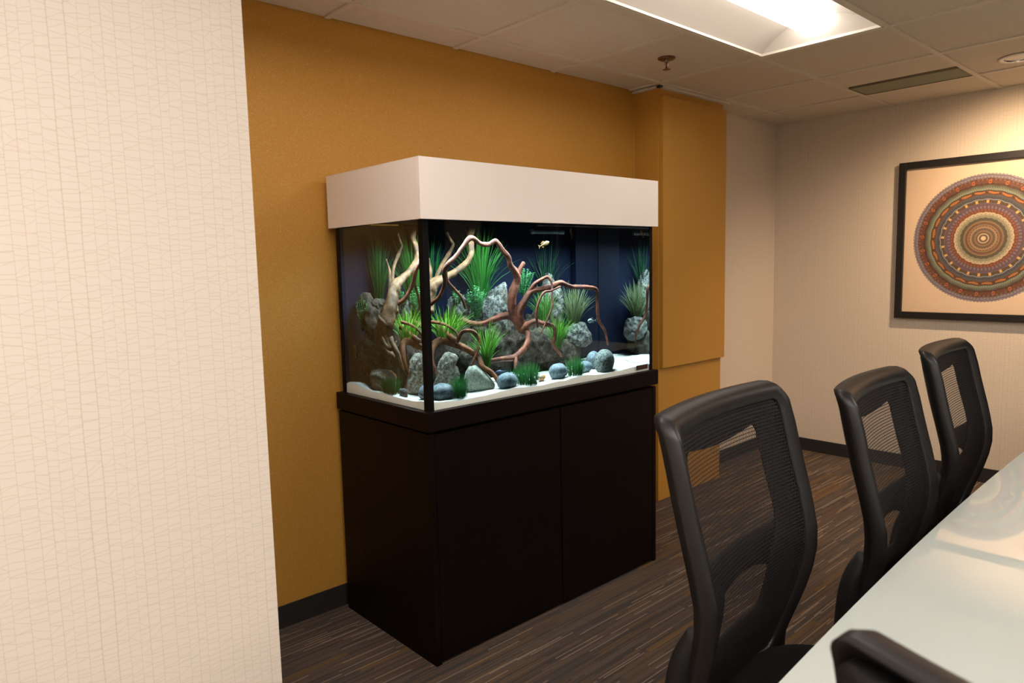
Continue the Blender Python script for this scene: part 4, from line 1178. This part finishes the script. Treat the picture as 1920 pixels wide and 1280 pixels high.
grass('bright_grass', 'bright green grass clump right of the curling twig', (0.800, 0.268, 1.010), 90, 0.185, 0.115, ML_BRIGHT, 0.0060, 0.020, seed=6)
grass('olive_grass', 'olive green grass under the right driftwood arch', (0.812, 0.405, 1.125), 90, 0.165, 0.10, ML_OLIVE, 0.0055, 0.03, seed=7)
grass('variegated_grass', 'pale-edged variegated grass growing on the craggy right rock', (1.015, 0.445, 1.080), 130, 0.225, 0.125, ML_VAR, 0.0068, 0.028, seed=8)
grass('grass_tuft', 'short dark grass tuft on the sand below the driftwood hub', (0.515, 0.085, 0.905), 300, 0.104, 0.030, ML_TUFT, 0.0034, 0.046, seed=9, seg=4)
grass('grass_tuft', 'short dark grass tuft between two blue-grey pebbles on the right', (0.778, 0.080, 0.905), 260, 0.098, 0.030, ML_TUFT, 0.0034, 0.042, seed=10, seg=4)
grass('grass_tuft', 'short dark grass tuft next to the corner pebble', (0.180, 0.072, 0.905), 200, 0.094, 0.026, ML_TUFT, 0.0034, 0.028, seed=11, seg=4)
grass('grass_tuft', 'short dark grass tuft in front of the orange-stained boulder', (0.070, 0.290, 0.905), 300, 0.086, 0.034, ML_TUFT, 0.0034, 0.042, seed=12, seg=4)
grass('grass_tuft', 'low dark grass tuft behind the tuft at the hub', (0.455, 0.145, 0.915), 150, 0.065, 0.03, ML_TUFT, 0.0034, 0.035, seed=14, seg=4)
def bush(name, label, c, size, stems, mat, seed):
    rnd = random.Random(seed)
    t = thing(name, label, 'plant', c)
    V = []; F = []; SV = []; SF = []
    for s in range(stems):
        a = rnd.random()*2*PI; q = math.sqrt(rnd.random())
        tx, ty = math.cos(a)*q*size[0], math.sin(a)*q*size[1]; hh = size[2]*(1-0.35*q)*rnd.uniform(0.7, 1.0)
        pts = [(tx*0.15, ty*0.15, 0, 0.0014), (tx*0.6, ty*0.6, hh*0.5, 0.0012), (tx, ty, hh, 0.0008)]
        v, f = tube_data(pts, sides=5, sub=3); o0 = len(SV); SV += list(v); SF += [tuple(i+o0 for i in ff) for ff in f]
        for k in range(17):
            u = (k+1.5)/17
            px, py, pz = tx*(0.15+0.85*u), ty*(0.15+0.85*u), hh*u
            for m in range(3):
                b = rnd.random()*2*PI; rr = rnd.uniform(0.0045, 0.0075)
                d = Vector((math.cos(b), math.sin(b), rnd.uniform(0.1, 0.7))).normalized()
                sd = d.cross(Vector((0, 0, 1))).normalized(); up = sd.cross(d)
                o = Vector((px, py, pz)); i0 = len(V)
                prof = [(0.15, 0.0), (0.55, 0.42), (0.9, 0.36), (1.25, 0.0), (0.9, -0.36), (0.55, -0.42)]
                for al, la in prof:
                    V.append(tuple(o+d*rr*1.3*al+sd*rr*la*1.2+up*rr*0.15*abs(la)))
                F.append(tuple(range(i0, i0+6)))
    lf = from_data('leaves', V, F, mat, t); lf['kind'] = 'stuff'
    from_data('stems', SV, SF, mat, t, smooth=True)
    return t
bush('leafy_plant', 'small round-leaved plant hanging at the left side of the rock mass', (0.095, 0.492, 1.125), (0.045, 0.050, 0.135), 26, ML_BUSH, 21)
bush('leafy_plant', 'small round-leaved plant standing behind the bright corner grass', (0.435, 0.385, 1.155), (0.045, 0.045, 0.155), 24, ML_BUSH, 22)
bush('leafy_plant', 'small round-leaved plant behind the upright driftwood stub', (0.700, 0.415, 1.235), (0.055, 0.045, 0.140), 22, ML_BUSH, 23)
bush('leafy_plant', 'tuft of round leaves behind the corner of the pale driftwood', (0.36, 0.43, 1.20), (0.035, 0.035, 0.09), 12, ML_BUSH, 24)

# ------------------------------------------------------------------ fish
def fish(label, c, rz, ln, body, fin, tilt=0.0, tall=0.34):
    t = thing('fish', label, 'fish', c, 'fish in the aquarium', rz)
    t.rotation_euler = (0, tilt, rz)
    V = []; F = []; N = 12; S = 10
    hp = [0.02, 0.55, 0.85, 1.0, 0.98, 0.85, 0.65, 0.42, 0.25, 0.18, 0.16]
    for i in range(S+1):
        x = ln*(0.5-0.82*i/S)
        for k in range(N):
            a = 2*PI*k/N
            V.append((x, math.cos(a)*ln*0.10*hp[i], math.sin(a)*ln*tall*0.5*hp[i]))
    for i in range(S):
        for k in range(N): F.append((i*N+k, i*N+(k+1)%N, (i+1)*N+(k+1)%N, (i+1)*N+k))
    F.append(tuple(range(N))); F.append(tuple(S*N+k for k in range(N))[::-1])
    from_data('body', V, F, body, t, smooth=True)
    def fin_(nm, pts, th=0.0012):
        n = len(pts); v = [(x, -th/2, z) for x, z in pts]+[(x, th/2, z) for x, z in pts]
        f = [tuple(range(n)), tuple(range(2*n-1, n-1, -1))]+[(k, (k+1)%n, n+(k+1)%n, n+k) for k in range(n)]
        from_data(nm, v, f, fin, t)
    fin_('tail_fin', [(-0.31*ln, 0.02*ln), (-0.5*ln, 0.15*ln), (-0.45*ln, 0), (-0.5*ln, -0.15*ln), (-0.31*ln, -0.02*ln)])
    fin_('dorsal_fin', [(0.15*ln, tall*0.46*ln), (0.0, tall*0.75*ln), (-0.22*ln, tall*0.5*ln), (-0.25*ln, tall*0.25*ln)])
    fin_('anal_fin', [(-0.02*ln, -tall*0.44*ln), (-0.16*ln, -tall*0.62*ln), (-0.24*ln, -tall*0.22*ln)])
    for s in (-1, 1):
        bm = bmesh.new(); bmesh.ops.create_icosphere(bm, subdivisions=1, radius=ln*0.025)
        bmesh.ops.translate(bm, verts=bm.verts[:], vec=(ln*0.38, s*ln*0.068, ln*0.03))
        from_bm('eye', bm, M_SILI, t)
    return t
F_OR = simple('fish_orange', srgb(216, 120, 60), 0.35); F_YE = simple('fish_gold', srgb(78, 56, 28), 0.35, var=0.35, vscale=90); F_GR = simple('fish_silver', srgb(120, 134, 130), 0.3)
F_BL = simple('fish_dark_blue', srgb(20, 28, 70), 0.35); F_BK = simple('fish_dark', srgb(36, 30, 26), 0.4, var=0.5, vscale=120)
fish('small orange fish near the left pane, seen head-on', (0.085, 0.548, 1.045), 1.25, 0.052, F_OR, F_OR, -1.35, 0.42)
fish('small golden striped fish in open water above the sparse grass', (0.750, 0.300, 1.445), -0.3, 0.058, F_YE, F_YE, -0.35)
fish('small silver-grey fish beside the variegated grass', (0.967, 0.200, 1.1186), 3.1, 0.056, F_GR, F_GR, 0.0)
fish('dark blue fish resting between pebble and driftwood', (0.425, 0.150, 0.962), 2.8, 0.070, F_BL, F_BL, 0.1)
fish('dark and orange fish near the surface at the end of the spray bar', (0.990, 0.42, 1.499), 1.3, 0.05, F_OR, F_BK, -1.0)

# spray bar near the surface
bar = thing('spray_bar', 'grey spray bar tube under the water surface at the back', 'tube', (0.80, 0.5, 1.503))
M_TUBE = simple('grey_tube', srgb(112, 122, 136), 0.4)
bm = bmesh.new(); rings = lathe(bm, [(0.0075, 0.0), (0.0095, 0.001), (0.0095, 0.02), (0.0082, 0.021), (0.0082, 0.17), (0.0095, 0.171), (0.0095, 0.195), (0.007, 0.196)], n=16, axis='x')
from_bm('tube_body', bm, M_TUBE, bar, smooth=False)
bm = bmesh.new()
for k in range(9): cyl_between(bm, (0.03+k*0.016, -0.0075, -0.002), (0.03+k*0.016, -0.0090, -0.0025), 0.0018, 8)
from_bm('outlet_holes', bm, M_SILI, bar)
